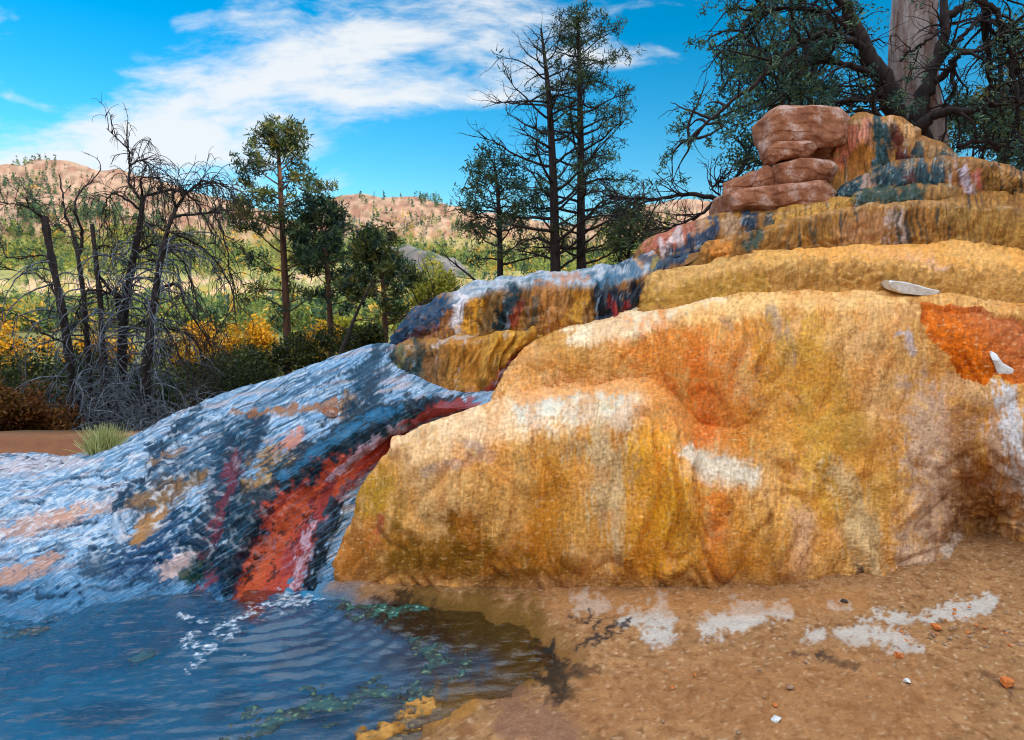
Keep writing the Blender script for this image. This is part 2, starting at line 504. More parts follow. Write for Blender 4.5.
        T([(770, 308, 5), (785, 335, 9), (792, 360, 8)], (158, 136, 118), .75, soft=.8)
        T([(722, 318, 4), (730, 328, 5)], (160, 120, 90), .6)
        T([(800, 350, 30), (815, 420, 34), (835, 500, 26)], (196, 146, 54), .8, **K)
        T([(850, 420, 18), (880, 470, 16), (885, 540, 14)], (176, 132, 56), .7, **K)
        T([(775, 395, 20), (770, 430, 16)], (206, 142, 64), .7, **K)
        T([(870, 330, 28), (900, 400, 22)], (202, 156, 100), .7, **K)
        T([(896, 335, 3), (906, 330, 3), (916, 352, 3)], (170, 172, 190), .6, rag=.9)
        blend((150, 98, 38), sstep(520, 585, p.py + 30 * p.na) * sstep(.1, .6, fbm2(p.px / 16 + 3, p.py / 22, 4) + .25) * .6)
        blend((206, 128, 46), sstep(-.05, .4, fbm2(p.px / 30 + 70, p.py / 44, 4)) * .35)
        # ledge
        T([(690, 452, 7), (706, 464, 12), (728, 470, 15), (750, 476, 11)], (204, 194, 176), .95, soft=1.2, rag=.45)
        T([(712, 458, 5), (722, 455, 4)], (150, 150, 150), .5)
        T([(716, 505, 12), (714, 540, 13), (718, 575, 15)], (202, 112, 40), .85, **K)
        T([(738, 520, 7), (742, 570, 9)], (190, 120, 36), .6, **K)
        T([(766, 495, 4), (770, 540, 4), (774, 575, 5)], (130, 84, 42), .7, **K)
        T([(690, 520, 12), (690, 575, 12)], (200, 144, 56), .6, **K)
        T([(805, 520, 8), (800, 570, 10)], (206, 164, 132), .7, **K)
        T([(835, 470, 10), (856, 510, 15), (870, 555, 14), (878, 590, 8)], (190, 166, 126), .7, streak=.7, ang=75, soft=1.2)
        T([(700, 582, 40), (760, 582, 40)], (190, 128, 40), .5, **K)
        T([(862, 575, 6), (871, 578, 4), (853, 580, 2)], (36, 40, 48), .95, rag=.8)
        # right end
        T([(925, 400, 20), (935, 450, 26), (940, 510, 24), (920, 560, 26)], (184, 158, 142), .75, soft=1.4, rag=.9, streak=.4)
        T([(968, 420, 14), (960, 470, 16), (985, 500, 24)], (140, 94, 58), .85, **K)
        T([(1000, 440, 20), (1040, 500, 30)], (188, 158, 140), .7, **K)
        T([(960, 540, 26), (1010, 560, 26)], (116, 74, 42), .85, **K)  # dark brown painted into the cave recess, standing for its shade
        T([(960, 560, 18), (1000, 590, 18), (1050, 600, 18)], (200, 184, 172), .7, soft=.9)
        T([(950, 380, 10), (1000, 400, 12)], (204, 160, 116), .7)
        T([(1006, 392, 9), (1014, 430, 10), (1030, 480, 12)], (206, 216, 230), .75, .4, streak=1.2, ang=80, across=4, along=24, soft=1.2)
        # flaked rust hollow
        ins = sstep(-.5, .5, np.where(poly_in(p.px + 4 * p.nb, p.py + 4 * p.na, RUST), 1.0, -1.0))
        rc = lin(204, 102, 12)[None] * (1 - .5 * sstep(-.2, .4, p.nb)[:, None]) + lin(140, 62, 16)[None] * (.5 * sstep(-.2, .4, p.nb)[:, None])
        up = (sstep(950, 1010, p.px - (p.py - 330) * .8) * .8)[:, None]
        rc = rc * (1 - up) + lin(172, 98, 58) * up
        p.c = p.c * (1 - ins[:, None]) + rc * ins[:, None]
        p.c += 0
        # base wash
        b = sstep(566, 594, p.py + 12 * p.na + 5 * p.nb)
        blend((164, 118, 74), b * .92)
        return p
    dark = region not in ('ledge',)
    if dark: p.c[:] = lin(150, 104, 52)  # brown rock base, deepened with the shade of the tree above
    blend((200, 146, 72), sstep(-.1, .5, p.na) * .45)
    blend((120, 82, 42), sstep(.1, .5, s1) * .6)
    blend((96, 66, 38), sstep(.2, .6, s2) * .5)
    K = dict(streak=.5, ang=90, across=4, along=40, soft=.7)
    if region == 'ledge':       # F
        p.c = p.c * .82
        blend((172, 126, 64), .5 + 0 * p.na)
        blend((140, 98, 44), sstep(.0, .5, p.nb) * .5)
        T([(650, 285, 10), (740, 262, 6), (830, 256, 6), (930, 262, 8)], (208, 162, 98), .8, soft=.9)
        T([(760, 255, 8), (850, 249, 10), (900, 246, 12), (1030, 255, 14)], (212, 158, 84), .9, soft=.9)
        T([(850, 250, 4), (890, 252, 5), (930, 260, 6), (945, 266, 4)], (206, 164, 146), .8, .5, soft=.9)
        T([(800, 250, 8), (870, 250, 9), (940, 252, 12), (1030, 258, 16)], (222, 158, 80), .85, soft=1.0)
        T([(950, 250, 8), (1000, 258, 10)], (214, 164, 96), .8)
        T([(950, 285, 14), (1030, 290, 16)], (176, 128, 66), .7, **K)
        T([(645, 300, 10), (700, 290, 12), (760, 285, 10)], (178, 136, 56), .6, **K)
        return p
    if region == 'broad':       # G
        T([(720, 248, 12)], (214, 140, 66), .8)
        T([(745, 246, 6), (760, 238, 6)], (24, 66, 62), .85, .8, **K)
        T([(790, 235, 14), (830, 235, 16)], (156, 112, 56), .7, **K)
        T([(850, 232, 14), (880, 225, 12)], (168, 120, 84), .7, **K)
        T([(800, 250, 18), (850, 248, 8)], (150, 104, 50), .6, **K)
        T([(895, 215, 8), (899, 245, 8)], (176, 160, 156), .7, .6, streak=.8, ang=88, across=3, along=40)
        blend((66, 62, 56), sstep(.1, .45, p.streak(89, 3.4, 70, 41)) * sstep(880, 900, p.px) * sstep(1010, 985, p.px) * .9)
        blend((20, 60, 66), sstep(.15, .45, p.streak(89, 5, 70, 47)) * sstep(770, 800, p.px) * sstep(880, 850, p.px) * .7)
        blend((92, 58, 36), sstep(.1, .5, p.streak(90, 4, 60, 49)) * sstep(940, 970, p.px) * .7)
        T([(960, 222, 18), (1010, 230, 22)], (158, 120, 62), .7, **K)
        T([(1000, 240, 12), (1030, 244, 12)], (164, 120, 56), .7, **K)
        T([(800, 212, 6), (860, 204, 5), (960, 202, 4)], (180, 134, 80), .6)
        return p
    if region == 'stream_step':  # L
        p.wet[:] = .5
        T([(650, 245, 12), (690, 232, 12)], (172, 98, 82), .9, .5, **K)
        T([(660, 240, 3), (664, 255, 3), (680, 230, 3), (684, 248, 3)], (214, 196, 200), .8, .6, streak=.5, ang=95, across=2)
        T([(705, 232, 8), (700, 244, 8)], (180, 146, 122), .8, .3)
        T([(716, 222, 4), (712, 232, 6), (700, 248, 8), (670, 262, 8)], (4, 50, 84), .95, 1, streak=.3, ang=110)
        T([(752, 217, 5), (748, 228, 8)], (4, 52, 82), .95, 1, streak=.3, ang=90)
        T([(732, 222, 8), (728, 236, 6)], (176, 144, 116), .8, .3)
        T([(770, 218, 6), (772, 226, 6)], (16, 58, 70), .8, 1, **K)
        T([(785, 216, 8), (830, 208, 10), (865, 206, 6)], (184, 138, 66), .9, .3, **K)
        return p
    if region == 'high_step':   # H
        p.wet[:] = .6
        T([(842, 192, 14), (880, 182, 18), (930, 178, 18)], (4, 58, 74), .95, .9, **K)
        T([(868, 178, 4), (872, 190, 5)], (176, 136, 116), .8, .5, **K)
        T([(910, 172, 5), (912, 190, 6)], (96, 54, 46), .7, .8, **K)
        T([(880, 196, 6), (870, 200, 6)], (60, 84, 60), .7, .8, **K)
        T([(955, 178, 8), (950, 198, 8)], (150, 96, 50), .9, .5, **K)
        T([(962, 170, 4), (968, 188, 5), (972, 202, 4)], (190, 176, 196), .9, .8, streak=.6, ang=82, across=2)
        T([(976, 172, 4), (978, 190, 4)], (180, 92, 86), .8, .6, **K)
        T([(995, 182, 14), (1015, 192, 14)], (130, 92, 40), .9, .4, **K)
        blend((44, 34, 26), sstep(.05, .4, p.streak(90, 3, 60, 53)) * sstep(980, 992, p.px) * .85)
        blend((150, 180, 190), sstep(.3, .55, p.streak(90, 1.6, 40, 55)) * sstep(975, 930, p.px) * .5)  # pale wet highlights painted over the teal
        T([(1000, 172, 6), (1015, 178, 6)], (184, 132, 70), .7, .4)
        return p
    if region == 'half_step':
        p.wet[:] = .7
        T([(860, 196, 10), (900, 194, 10), (950, 194, 10)], (10, 66, 66), .9, .9, **K)
        T([(852, 197, 6)], (140, 116, 60), .8, .6)
        T([(930, 194, 8), (955, 194, 8)], (160, 116, 62), .85, .5, **K)
        return p
    if region == 'top_step':
        p.wet[:] = .7
        T([(895, 152, 9), (905, 160, 9)], (78, 20, 24), .9, .9, **K)
        T([(918, 152, 7)], (6, 56, 68), .9, .9, **K)
        T([(932, 152, 7)], (150, 120, 84), .9, .6, **K)
        T([(948, 160, 8)], (44, 78, 76), .8, .9, **K)
        return p
    if region == 'top_cap':
        p.wet[:] = .5
        T([(852, 130, 9), (848, 160, 12)], (176, 98, 74), .9, .4, **K)
        T([(866, 124, 7), (864, 140, 6)], (200, 132, 112), .85, .4)
        T([(866, 150, 10), (856, 172, 10)], (160, 104, 44), .9, .4, **K)
        T([(882, 124, 7), (882, 145, 9), (880, 168, 10)], (4, 62, 72), .95, .9, **K)
        T([(896, 130, 5), (898, 145, 6)], (84, 20, 22), .9, .9, **K)
        T([(908, 130, 6), (912, 142, 5)], (206, 160, 108), .9, .4)
        T([(890, 121, 4)], (210, 170, 140), .8)
        return p
    if region == 'wet_terrace':  # K1
        p.wet[:] = .8
        top = sstep(6, -4, p.py - np.interp(p.px, [386, 456, 470, 498, 537, 586, 614, 640, 676], [345, 306, 297, 289, 286, 286, 280, 275, 258]))
        top = top * sstep(425, 470, p.px + 20 * p.na)
        blend((176, 192, 210), top * .85)
        blend((60, 110, 140), top * sstep(.0, .4, p.streak(170, 3, 30, 4)) * .7)
        T([(380, 350, 14), (410, 328, 18), (440, 308, 16)], (4, 56, 90), .95, 1, streak=.5, ang=125, across=3)
        T([(400, 352, 4), (420, 335, 4), (445, 322, 4)], (120, 60, 56), .5, 1, streak=.5, ang=125, across=3)
        T([(465, 297, 4), (459, 312, 4), (456, 330, 4)], (214, 206, 212), .9, .8, streak=.5, ang=100, across=2)
        T([(448, 312, 5), (446, 332, 6)], (150, 96, 50), .9, .5, **K)
        T([(480, 300, 6), (472, 328, 8)], (212, 150, 48), .95, .3, **K)
        T([(496, 298, 6), (490, 326, 6)], (140, 110, 70), .9, .5, **K)
        T([(515, 290, 6), (507, 310, 8), (502, 330, 8)], (4, 54, 70), .95, .9, **K)
        T([(520, 300, 3), (515, 325, 4)], (136, 40, 36), .8, .8, **K)
        T([(550, 295, 16), (548, 322, 16)], (168, 112, 56), .9, .4, **K)
        T([(580, 296, 9), (574, 318, 8)], (190, 138, 50), .85, .4, **K)
        T([(535, 300, 4), (532, 325, 5)], (60, 74, 70), .7, .8, **K)
        T([(600, 284, 8), (608, 300, 16), (618, 318, 16), (638, 290, 10)], (4, 40, 62), .95, 1, **K)
        T([(612, 300, 3), (618, 318, 4), (628, 305, 4)], (150, 44, 40), .8, .8, **K)
        T([(590, 276, 6), (600, 282, 4), (640, 270, 6)], (40, 96, 128), .8, 1, streak=.4, ang=170)
        T([(565, 277, 4), (585, 279, 5)], (176, 120, 84), .7, .5)
        T([(640, 262, 6), (670, 250, 6)], (214, 156, 90), .8, .3, streak=.3, ang=150)
        T([(610, 266, 4), (640, 258, 5), (660, 262, 8), (690, 252, 5)], (4, 54, 84), .9, 1, streak=.4, ang=165)
        T([(655, 262, 4)], (150, 130, 60), .8, .5)
        T([(640, 248, 3), (660, 244, 3)], (190, 110, 96), .8, .5)
        return p
    if region == 'brown_terrace':  # K2
        p.wet[:] = .5
        blend((190, 140, 50), sstep(400, 520, p.px) * .6)
        T([(385, 360, 16), (398, 382, 20), (428, 362, 12)], (4, 58, 66), .9, 1, streak=.7, ang=112, across=3)
        T([(402, 350, 3), (396, 372, 4)], (120, 120, 70), .7, .7, **K)
        T([(440, 350, 8), (432, 385, 10)], (140, 96, 52), .85, .6, streak=.5, ang=105)
        T([(418, 345, 4), (412, 365, 5), (408, 395, 5)], (18, 58, 60), .7, .9, streak=.5, ang=105)
        T([(462, 352, 14), (470, 385, 16)], (176, 118, 46), .85, .4, **K)
        T([(500, 342, 10), (520, 338, 6)], (196, 142, 50), .9, .3)
        T([(450, 340, 2), (480, 336, 2), (430, 344, 2)], (186, 186, 190), .5, .8, streak=.5, ang=170)
        T([(400, 398, 6), (440, 398, 8), (470, 396, 8)], (190, 122, 62), .7, .3)
        T([(366, 392, 6), (372, 406, 7)], (120, 44, 56), .8, .8)
        T([(376, 400, 8), (420, 408, 7), (470, 405, 6)], (120, 84, 46), .7, .6, **K)
        T([(395, 375, 5), (388, 398, 6)], (4, 56, 70), .85, 1, streak=.6, ang=108)
        T([(516, 352, 4), (504, 372, 5), (490, 395, 6)], (140, 46, 44), .9, .9, streak=.3, ang=120)
        T([(510, 362, 2), (496, 385, 2.5)], (190, 180, 190), .8, .9)
        return p
    return p

def finish(p, region, face, steps=None):
    """fine mineral streaks, and wet sheen painted as pale threads along the flow"""
    if region == 'apron':
        ochre = np.clip((p.c[:, 0] - p.c[:, 2]) * 4, 0, 1); a = p.streak(150, 1.3, 24, 21, .5) * (1 - .4 * ochre); b = p.streak(149, 1.9, 44, 23, .5)
        wd = np.clip(1 - p.c.mean(1) / .35, 0, 1)
        p.c *= (1 + .34 * a)[:, None].clip(.4, 1.6)
        th = sstep(.3, .6, b)[:, None] * (.16 + .16 * wd[:, None])
        p.c = p.c * (1 - th) + lin(110, 165, 200) * th  # wet sheen painted as light blue threads
        fr, f2, big = steps
        left = sstep(330, 120, p.px)
        ri = (1 - .7 * ochre[:, None]) * (sstep(.30, .02, fr) * (.1 + .85 * big) * sstep(-.5, .2, p.na + .5 * p.nb))[:, None]
        p.c = p.c * (1 - ri) + lin(16, 62, 92) * ri
        r2 = (sstep(.32, .05, f2) * .4 * sstep(280, 160, p.px) * sstep(-.3, .4, p.nb))[:, None]
        p.c = p.c * (1 - r2) + lin(24, 80, 116) * r2
        wt = (sstep(.45, .7, fr) * sstep(.98, .85, fr) * left * .55 * sstep(-.4, .4, p.nb) * sstep(575, 545, p.py))[:, None]
        p.c = p.c * (1 - wt) + lin(214, 224, 238) * wt
        p.c = (p.c * 1.5) ** 1.22 / 1.5
        dp = (sstep(-.03, -.13, p.v[:, 2] + .03 * p.na) * sstep(235, 205, p.px))[:, None]
        p.c = p.c * (1 - dp) + lin(8, 92, 138) * dp
        return
    k = {'dome': .22, 'upper_dome': .22, 'ledge': .2, 'broad': .42}.get(region, .46)
    a = p.streak(91, 1.5, 26, 31); b = p.streak(89, 2.4, 44, 33); c = p.streak(90, 7, 60, 37)
    m = face * .8 + .2
    p.c *= (1 + k * a * m)[:, None].clip(.35, 1.7)
    p.c *= (1 + .30 * p.nc)[:, None].clip(.5, 1.5)
    if k > .4 and region != 'wet_terrace':
        lipm = (sstep(.45, .8, face) * sstep(1.0, .9, face) * sstep(-.2, .4, c) * .4)[:, None]; p.c = p.c * (1 - lipm) + lin(206, 176, 140) * lipm  # pale highlight painted along the terrace lips
    if region == 'broad': m = m * .55
    if k > .4:
        dk = (sstep(.15, .6, b) * m * .6)[:, None]; p.c = p.c * (1 - dk)
        th = (sstep(.3, .6, c) * sstep(.1, .4, a) * m * p.wet.clip(.1, 1) * .6)[:, None]; p.c = p.c * (1 - th) + lin(150, 180, 208) * th  # pale threads of wet sheen painted into the colour
    else:
        sp = (sstep(.42, .75, fbm2(p.px / 4.2 + 31, p.py / 3.4, 3)) * .55 * sstep(-.25, .35, p.na))[:, None]
        p.c = p.c * (1 - sp) + lin(112, 74, 36) * sp
        lt = (sstep(.4, .8, fbm2(p.px / 5.5 + 3, p.py / 3.2 + 9, 3)) * .4)[:, None]
        p.c = p.c * (1 - lt) + lin(236, 196, 138) * lt

RUST = [(922, 304), (945, 302), (980, 308), (1060, 330), (1060, 388), (1008, 382), (996, 372), (985, 384), (960, 374), (948, 356), (936, 350), (930, 338), (924, 330)]

# ------------------------------------------------------------------ mound
mound = empty('travertine_mound', (1.2, 5.2, 0))
tag(mound, 'stepped hot spring mound of orange travertine with dark wet streaks and a red waterfall', 'mineral mound')

def terrace(name, net, region, lip_row, flute=.02, lump=.03, fine=.006, ffreq=9.0, step=1.4, label=None, rough=0.0, rowmask=None):
    g, tu, tv = loft(net, step)
    n = normals(g)
    # make normals look at the camera side
    cen = g - EYE
    flip = np.sign(-(n * cen).sum(2).mean())
    n *= flip if flip else 1
    lipj = int(np.argmin(np.abs(tv - lip_row)))
    lipc = g[:, lipj, :]
    sarc = np.concatenate([[0], np.cumsum(np.linalg.norm(np.diff(lipc, axis=0), axis=1))])
    Sg = np.repeat(sarc[:, None], len(tv), 1); Vg = np.repeat(tv[None], len(tu), 0)
    face = sstep(lip_row + .6, lip_row - .2, Vg) * sstep(-.2, .5, Vg)
    v = g.reshape(-1, 3); nn = n.reshape(-1, 3)
    lp = fbm3(v * 2.1 + 3, 3)
    if region not in ('apron', 'dome', 'upper_dome'): lp = lp + 1.0 * fbm3(v * np.array([4.2, 4.2, 2.]) + 8, 3)
    wob = noise2(Sg * 2.0, Vg * .6)
    fl = 1.6 * np.abs(fbm2(Sg * ffreq * .8 + wob * .8, Vg * .45 + wob, 2)) - .4 + .08 * (1 - 2 * np.abs(noise2(Sg * ffreq * 3.3 + wob * 2, Vg * .9)))
    gm = .35 + 1.1 * sstep(-.3, .5, fbm3(v * 1.9 + 31, 3))
    d = lump * lp + flute * (fl * face).ravel() + fine * gm * (.3 + .7 * face.ravel()) * (.5 * fbm3(v * np.array([9, 9, 15]), 3) + 1.7 * np.abs(noise3(v * np.array([24, 24, 33.]) + 7)) + .9 * np.abs(noise3(v * np.array([50, 50, 64.]) + 17)) - .6)
    if rough: d = d + rough * fbm3(v * np.array([7, 7, 14.]) + 50, 4)
    if region in ('dome', 'upper_dome'):
        px, py = project(v)
        d = d - .035 * poly_in(px + 4 * fbm2(px / 9 + 40, py / 9, 3), py + 4 * fbm2(px / 26, py / 26, 4), RUST)
        # lumpy knobs on the lower right overhang
        d = d + .05 * sstep(930, 970, px) * sstep(440, 490, py) * np.abs(fbm3(v * 6.5, 3))
    if region == 'apron':
        bx, by = project(v); wx = bx + 6 * fbm2(bx / 20, by / 20, 3); wy = by + 6 * fbm2(bx / 20 + 50, by / 20, 3)
        for path, amp in BUMPS:
            best = np.full(len(v), 9.)
            for (x0, y0, r0), (x1, y1, r1) in zip(path[:-1], path[1:]):
                dx, dy = x1 - x0, y1 - y0; t = np.clip(((wx - x0) * dx + (wy - y0) * dy) / (dx * dx + dy * dy), 0, 1)
                best = np.minimum(best, np.hypot(wx - x0 - t * dx, wy - y0 - t * dy) / (r0 + t * (r1 - r0)))
            d = d + amp * np.exp(-best ** 2 * 1.2)
    if region == 'apron':       # thin water-cut steps that follow the lay of the slope
        ph = v[:, 2] * 11 + 1.5 * fbm2(v[:, 0] * 1.6, v[:, 1] * 1.6, 3) + .35 * fbm2(v[:, 0] * 9, v[:, 1] * 9, 3)
        fr = ph - np.floor(ph)
        stepw = .3 + .7 * sstep(250, 150, bx)
        big = stepw * sstep(-.5, .4, fbm2(v[:, 0] * 2.2 + 9, v[:, 1] * 2.2, 3))
        d = d + (.020 * big + .004 * stepw) * (sstep(0, .16, fr) - fr)
        ph2 = v[:, 2] * 42 + 2.2 * fbm2(v[:, 0] * 4, v[:, 1] * 4, 3); f2 = ph2 - np.floor(ph2)
        d = d + .003 * (sstep(0, .25, f2) - f2)
    v = v + nn * d[:, None]
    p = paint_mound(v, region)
    finish(p, region, face.ravel(), (fr, f2, big) if region == 'apron' else None)
    o = mesh(name, v, gridfaces(len(tu), len(tv)), M_ROCK, mound, True, p.c, {'wet': p.wet})
    if label: o['label'] = label
    return o

def net(*cols): return [[P(*q) for q in c] for c in cols]

DOME = net(
    [(345, 605, 4.2), (350, 590, 4.25), (360, 540, 4.5), (380, 490, 4.8), (395, 460, 4.95), (408, 442, 5.0), (430, 425, 5.2), (470, 408, 5.5)],
    [(315, 605, 3.85), (322, 588, 3.95), (338, 545, 4.08), (358, 500, 4.28), (378, 465, 4.42), (392, 445, 4.62), (430, 425, 5.0), (480, 403, 5.4)],
    [(360, 618, 3.7), (362, 594, 3.82), (368, 552, 3.86), (376, 505, 3.95), (388, 468, 4.1), (408, 440, 4.38), (445, 418, 4.85), (500, 396, 5.25)],
    [(420, 622, 3.62), (420, 594, 3.80), (420, 552, 3.79), (425, 500, 3.86), (432, 455, 3.99), (445, 425, 4.28), (480, 404, 4.78), (530, 386, 5.15)],
    [(500, 625, 3.58), (500, 595, 3.78), (500, 552, 3.76), (500, 495, 3.83), (505, 443, 3.97), (515, 410, 4.28), (540, 394, 4.72), (570, 380, 5.1)],
    [(580, 627, 3.58), (580, 597, 3.77), (580, 552, 3.75), (580, 495, 3.83), (582, 440, 3.97), (588, 406, 4.26), (600, 392, 4.68), (610, 380, 5.05)],
    [(650, 628, 3.57), (650, 598, 3.77), (650, 552, 3.77), (650, 490, 3.86), (650, 440, 4.0), (652, 408, 4.24), (655, 391, 4.5), (660, 375, 4.85)],
    [(720, 630, 3.56), (720, 600, 3.76), (720, 560, 3.74), (720, 522, 3.78), (720, 488, 3.90), (720, 466, 4.14), (720, 445, 4.27), (720, 420, 4.40)],
    [(790, 630, 3.56), (790, 602, 3.76), (790, 560, 3.77), (790, 520, 3.85), (790, 485, 4.0), (790, 455, 4.11), (790, 430, 4.195), (790, 405, 4.30)],
    [(860, 630, 3.56), (860, 600, 3.77), (860, 565, 3.84), (860, 520, 3.95), (860, 485, 4.04), (860, 450, 4.13), (860, 420, 4.215), (860, 395, 4.31)],
    [(930, 620, 3.6), (930, 588, 3.86), (930, 560, 3.98), (930, 520, 4.10), (930, 485, 4.15), (930, 450, 4.2), (930, 420, 4.255), (930, 390, 4.33)],
    [(985, 615, 3.6), (985, 582, 3.9), (985, 560, 4.22), (985, 525, 4.48), (985, 490, 4.30), (985, 450, 4.12), (985, 415, 4.2), (985, 380, 4.31)],
    [(1060, 620, 3.55), (1060, 588, 3.85), (1060, 565, 4.02), (1060, 525, 4.18), (1060, 485, 4.12), (1060, 445, 4.02), (1060, 405, 4.1), (1060, 375, 4.22)],
    [(1300, 640, 3.5), (1300, 600, 3.8), (1300, 565, 4.0), (1300, 525, 4.2), (1300, 480, 4.3), (1300, 440, 4.4), (1300, 400, 4.5), (1300, 375, 4.7)])
UPPER = net(
    [(505, 405, 5.6), (508, 395, 5.7), (515, 375, 5.9), (525, 358, 6.0), (535, 345, 6.1), (560, 330, 6.3), (600, 310, 6.5)],
    [(480, 412, 4.9), (492, 396, 5.05), (503, 378, 5.3), (512, 362, 5.5), (522, 350, 5.65), (560, 330, 5.95), (610, 305, 6.3)],
    [(560, 400, 4.78), (562, 387, 4.9), (565, 367, 4.95), (570, 350, 5.05), (580, 337, 5.28), (610, 320, 5.8), (650, 298, 6.2)],
    [(630, 402, 4.75), (630, 387, 4.83), (632, 365, 4.86), (635, 345, 4.93), (640, 328, 5.12), (660, 312, 5.65), (690, 295, 6.0)],
    [(700, 455, 4.5), (700, 420, 4.42), (700, 380, 4.44), (700, 345, 4.54), (702, 318, 4.82), (712, 303, 5.4), (730, 288, 5.8)],
    [(790, 460, 4.165), (790, 420, 4.24), (790, 375, 4.35), (790, 335, 4.49), (790, 309, 4.82), (795, 295, 5.35), (800, 280, 5.7)],
    [(870, 450, 4.18), (870, 415, 4.245), (870, 370, 4.36), (870, 330, 4.51), (870, 308, 4.82), (872, 295, 5.3), (875, 280, 5.65)],
    [(950, 450, 4.26), (950, 410, 4.29), (950, 370, 4.365), (950, 335, 4.46), (950, 310, 4.74), (952, 298, 5.2), (955, 285, 5.55)],
    [(1040, 440, 4.2), (1040, 400, 4.14), (1040, 370, 4.25), (1040, 340, 4.4), (1040, 316, 4.7), (1040, 306, 5.1), (1040, 292, 5.5)],
    [(1300, 440, 4.6), (1300, 400, 4.6), (1300, 370, 4.7), (1300, 340, 4.8), (1300, 320, 5.0), (1300, 308, 5.3), (1300, 298, 5.6)])
LEDGE = net(
    [(640, 320, 6.6), (642, 305, 6.7), (645, 292, 6.8), (648, 283, 6.9), (670, 272, 7), (700, 262, 7.1)],
    [(630, 322, 5.9), (638, 306, 6.0), (641, 292, 6.1), (647, 278, 6.25), (680, 268, 6.6), (715, 256, 6.9)],
    [(690, 312, 5.6), (692, 298, 5.68), (694, 282, 5.76), (700, 266, 5.95), (725, 257, 6.35), (750, 246, 6.7)],
    [(760, 305, 5.45), (760, 293, 5.5), (760, 277, 5.57), (762, 262, 5.72), (775, 256, 6.0), (785, 247, 6.4)],
    [(830, 300, 5.35), (830, 288, 5.4), (830, 272, 5.46), (830, 258, 5.6), (833, 251, 5.95), (838, 243, 6.35)],
    [(890, 300, 5.35), (890, 284, 5.42), (890, 271, 5.48), (890, 260, 5.6), (893, 251, 5.92), (898, 239, 6.35)],
    [(950, 305, 5.25), (950, 291, 5.32), (950, 278, 5.4), (950, 268, 5.5), (952, 254, 5.8), (955, 232, 6.3)],
    [(1040, 320, 5.1), (1040, 305, 5.2), (1040, 291, 5.28), (1040, 280, 5.38), (1040, 264, 5.7), (1040, 241, 6.2)],
    [(1300, 330, 5.2), (1300, 315, 5.3), (1300, 300, 5.4), (1300, 290, 5.5), (1300, 272, 5.9), (1300, 250, 6.3)])
BROAD = net(
    [(700, 270, 7.0), (704, 260, 7.1), (706, 253, 7.15), (710, 245, 7.2), (740, 232, 7.3), (770, 220, 7.4)],
    [(690, 268, 6.4), (700, 259, 6.45), (703, 252, 6.5), (712, 243, 6.6), (745, 232, 6.9), (775, 220, 7.15)],
    [(770, 260, 6.25), (772, 251, 6.3), (775, 242, 6.36), (780, 227, 6.5), (795, 217, 6.8), (810, 206, 7.0)],
    [(840, 255, 6.12), (840, 246, 6.16), (840, 231, 6.22), (842, 213, 6.36), (850, 207, 6.7), (855, 196, 6.9)],
    [(905, 253, 6.08), (905, 243, 6.1), (905, 226, 6.16), (905, 206, 6.28), (907, 200, 6.6), (910, 190, 6.8)],
    [(965, 246, 6.05), (965, 237, 6.1), (965, 222, 6.14), (965, 207, 6.24), (966, 201, 6.5), (967, 190, 6.75)],
    [(1040, 256, 5.95), (1040, 246, 6.0), (1040, 231, 6.04), (1040, 214, 6.14), (1040, 207, 6.4), (1040, 196, 6.6)],
    [(1300, 268, 6.0), (1300, 260, 6.0), (1300, 250, 6.1), (1300, 240, 6.2), (1300, 230, 6.5), (1300, 220, 6.7)])
STREAM = net(
    [(632, 262, 7.4), (636, 252, 7.4), (642, 244, 7.4), (670, 232, 7.6)],
    [(636, 262, 6.95), (640, 251, 7.0), (648, 240, 7.08), (680, 226, 7.3)],
    [(690, 254, 6.7), (691, 241, 6.75), (696, 224, 6.88), (715, 214, 7.1)],
    [(722, 248, 6.62), (723, 236, 6.68), (727, 219, 6.82), (742, 210, 7.05)],
    [(770, 236, 6.7), (772, 226, 6.73), (776, 213, 6.85), (788, 204, 7.1)],
    [(820, 224, 6.65), (820, 216, 6.68), (822, 204, 6.8), (830, 196, 7.0)],
    [(875, 214, 6.65), (875, 209, 6.7), (875, 201, 6.8), (878, 194, 6.95)])
HIGH = net(
    [(835, 208, 7.2), (838, 198, 7.2), (842, 190, 7.3), (850, 180, 7.5)],
    [(830, 210, 6.95), (836, 199, 7.0), (845, 186, 7.08), (870, 172, 7.3)],
    [(880, 210, 6.8), (880, 190, 6.85), (884, 172, 6.95), (895, 160, 7.25)],
    [(930, 210, 6.7), (930, 188, 6.73), (932, 165, 6.85), (935, 156, 7.2)],
    [(980, 210, 6.65), (980, 190, 6.68), (980, 166, 6.82), (980, 158, 7.15)],
    [(1020, 214, 6.6), (1020, 195, 6.63), (1018, 175, 6.75), (1010, 167, 7.1)],
    [(1090, 230, 6.5), (1080, 215, 6.55), (1060, 194, 6.7), (1040, 180, 7.1)])
HALF = net(
    [(846, 210, 6.95), (848, 202, 6.95), (852, 195, 7.0), (860, 188, 7.1)],
    [(852, 210, 6.68), (854, 202, 6.7), (860, 192, 6.76), (872, 185, 6.95)],
    [(900, 210, 6.58), (900, 200, 6.6), (902, 188, 6.68), (906, 182, 6.9)],
    [(950, 210, 6.56), (950, 200, 6.58), (950, 187, 6.66), (950, 181, 6.9)],
    [(968, 212, 6.7), (966, 204, 6.75), (962, 192, 6.8), (958, 184, 6.95)])
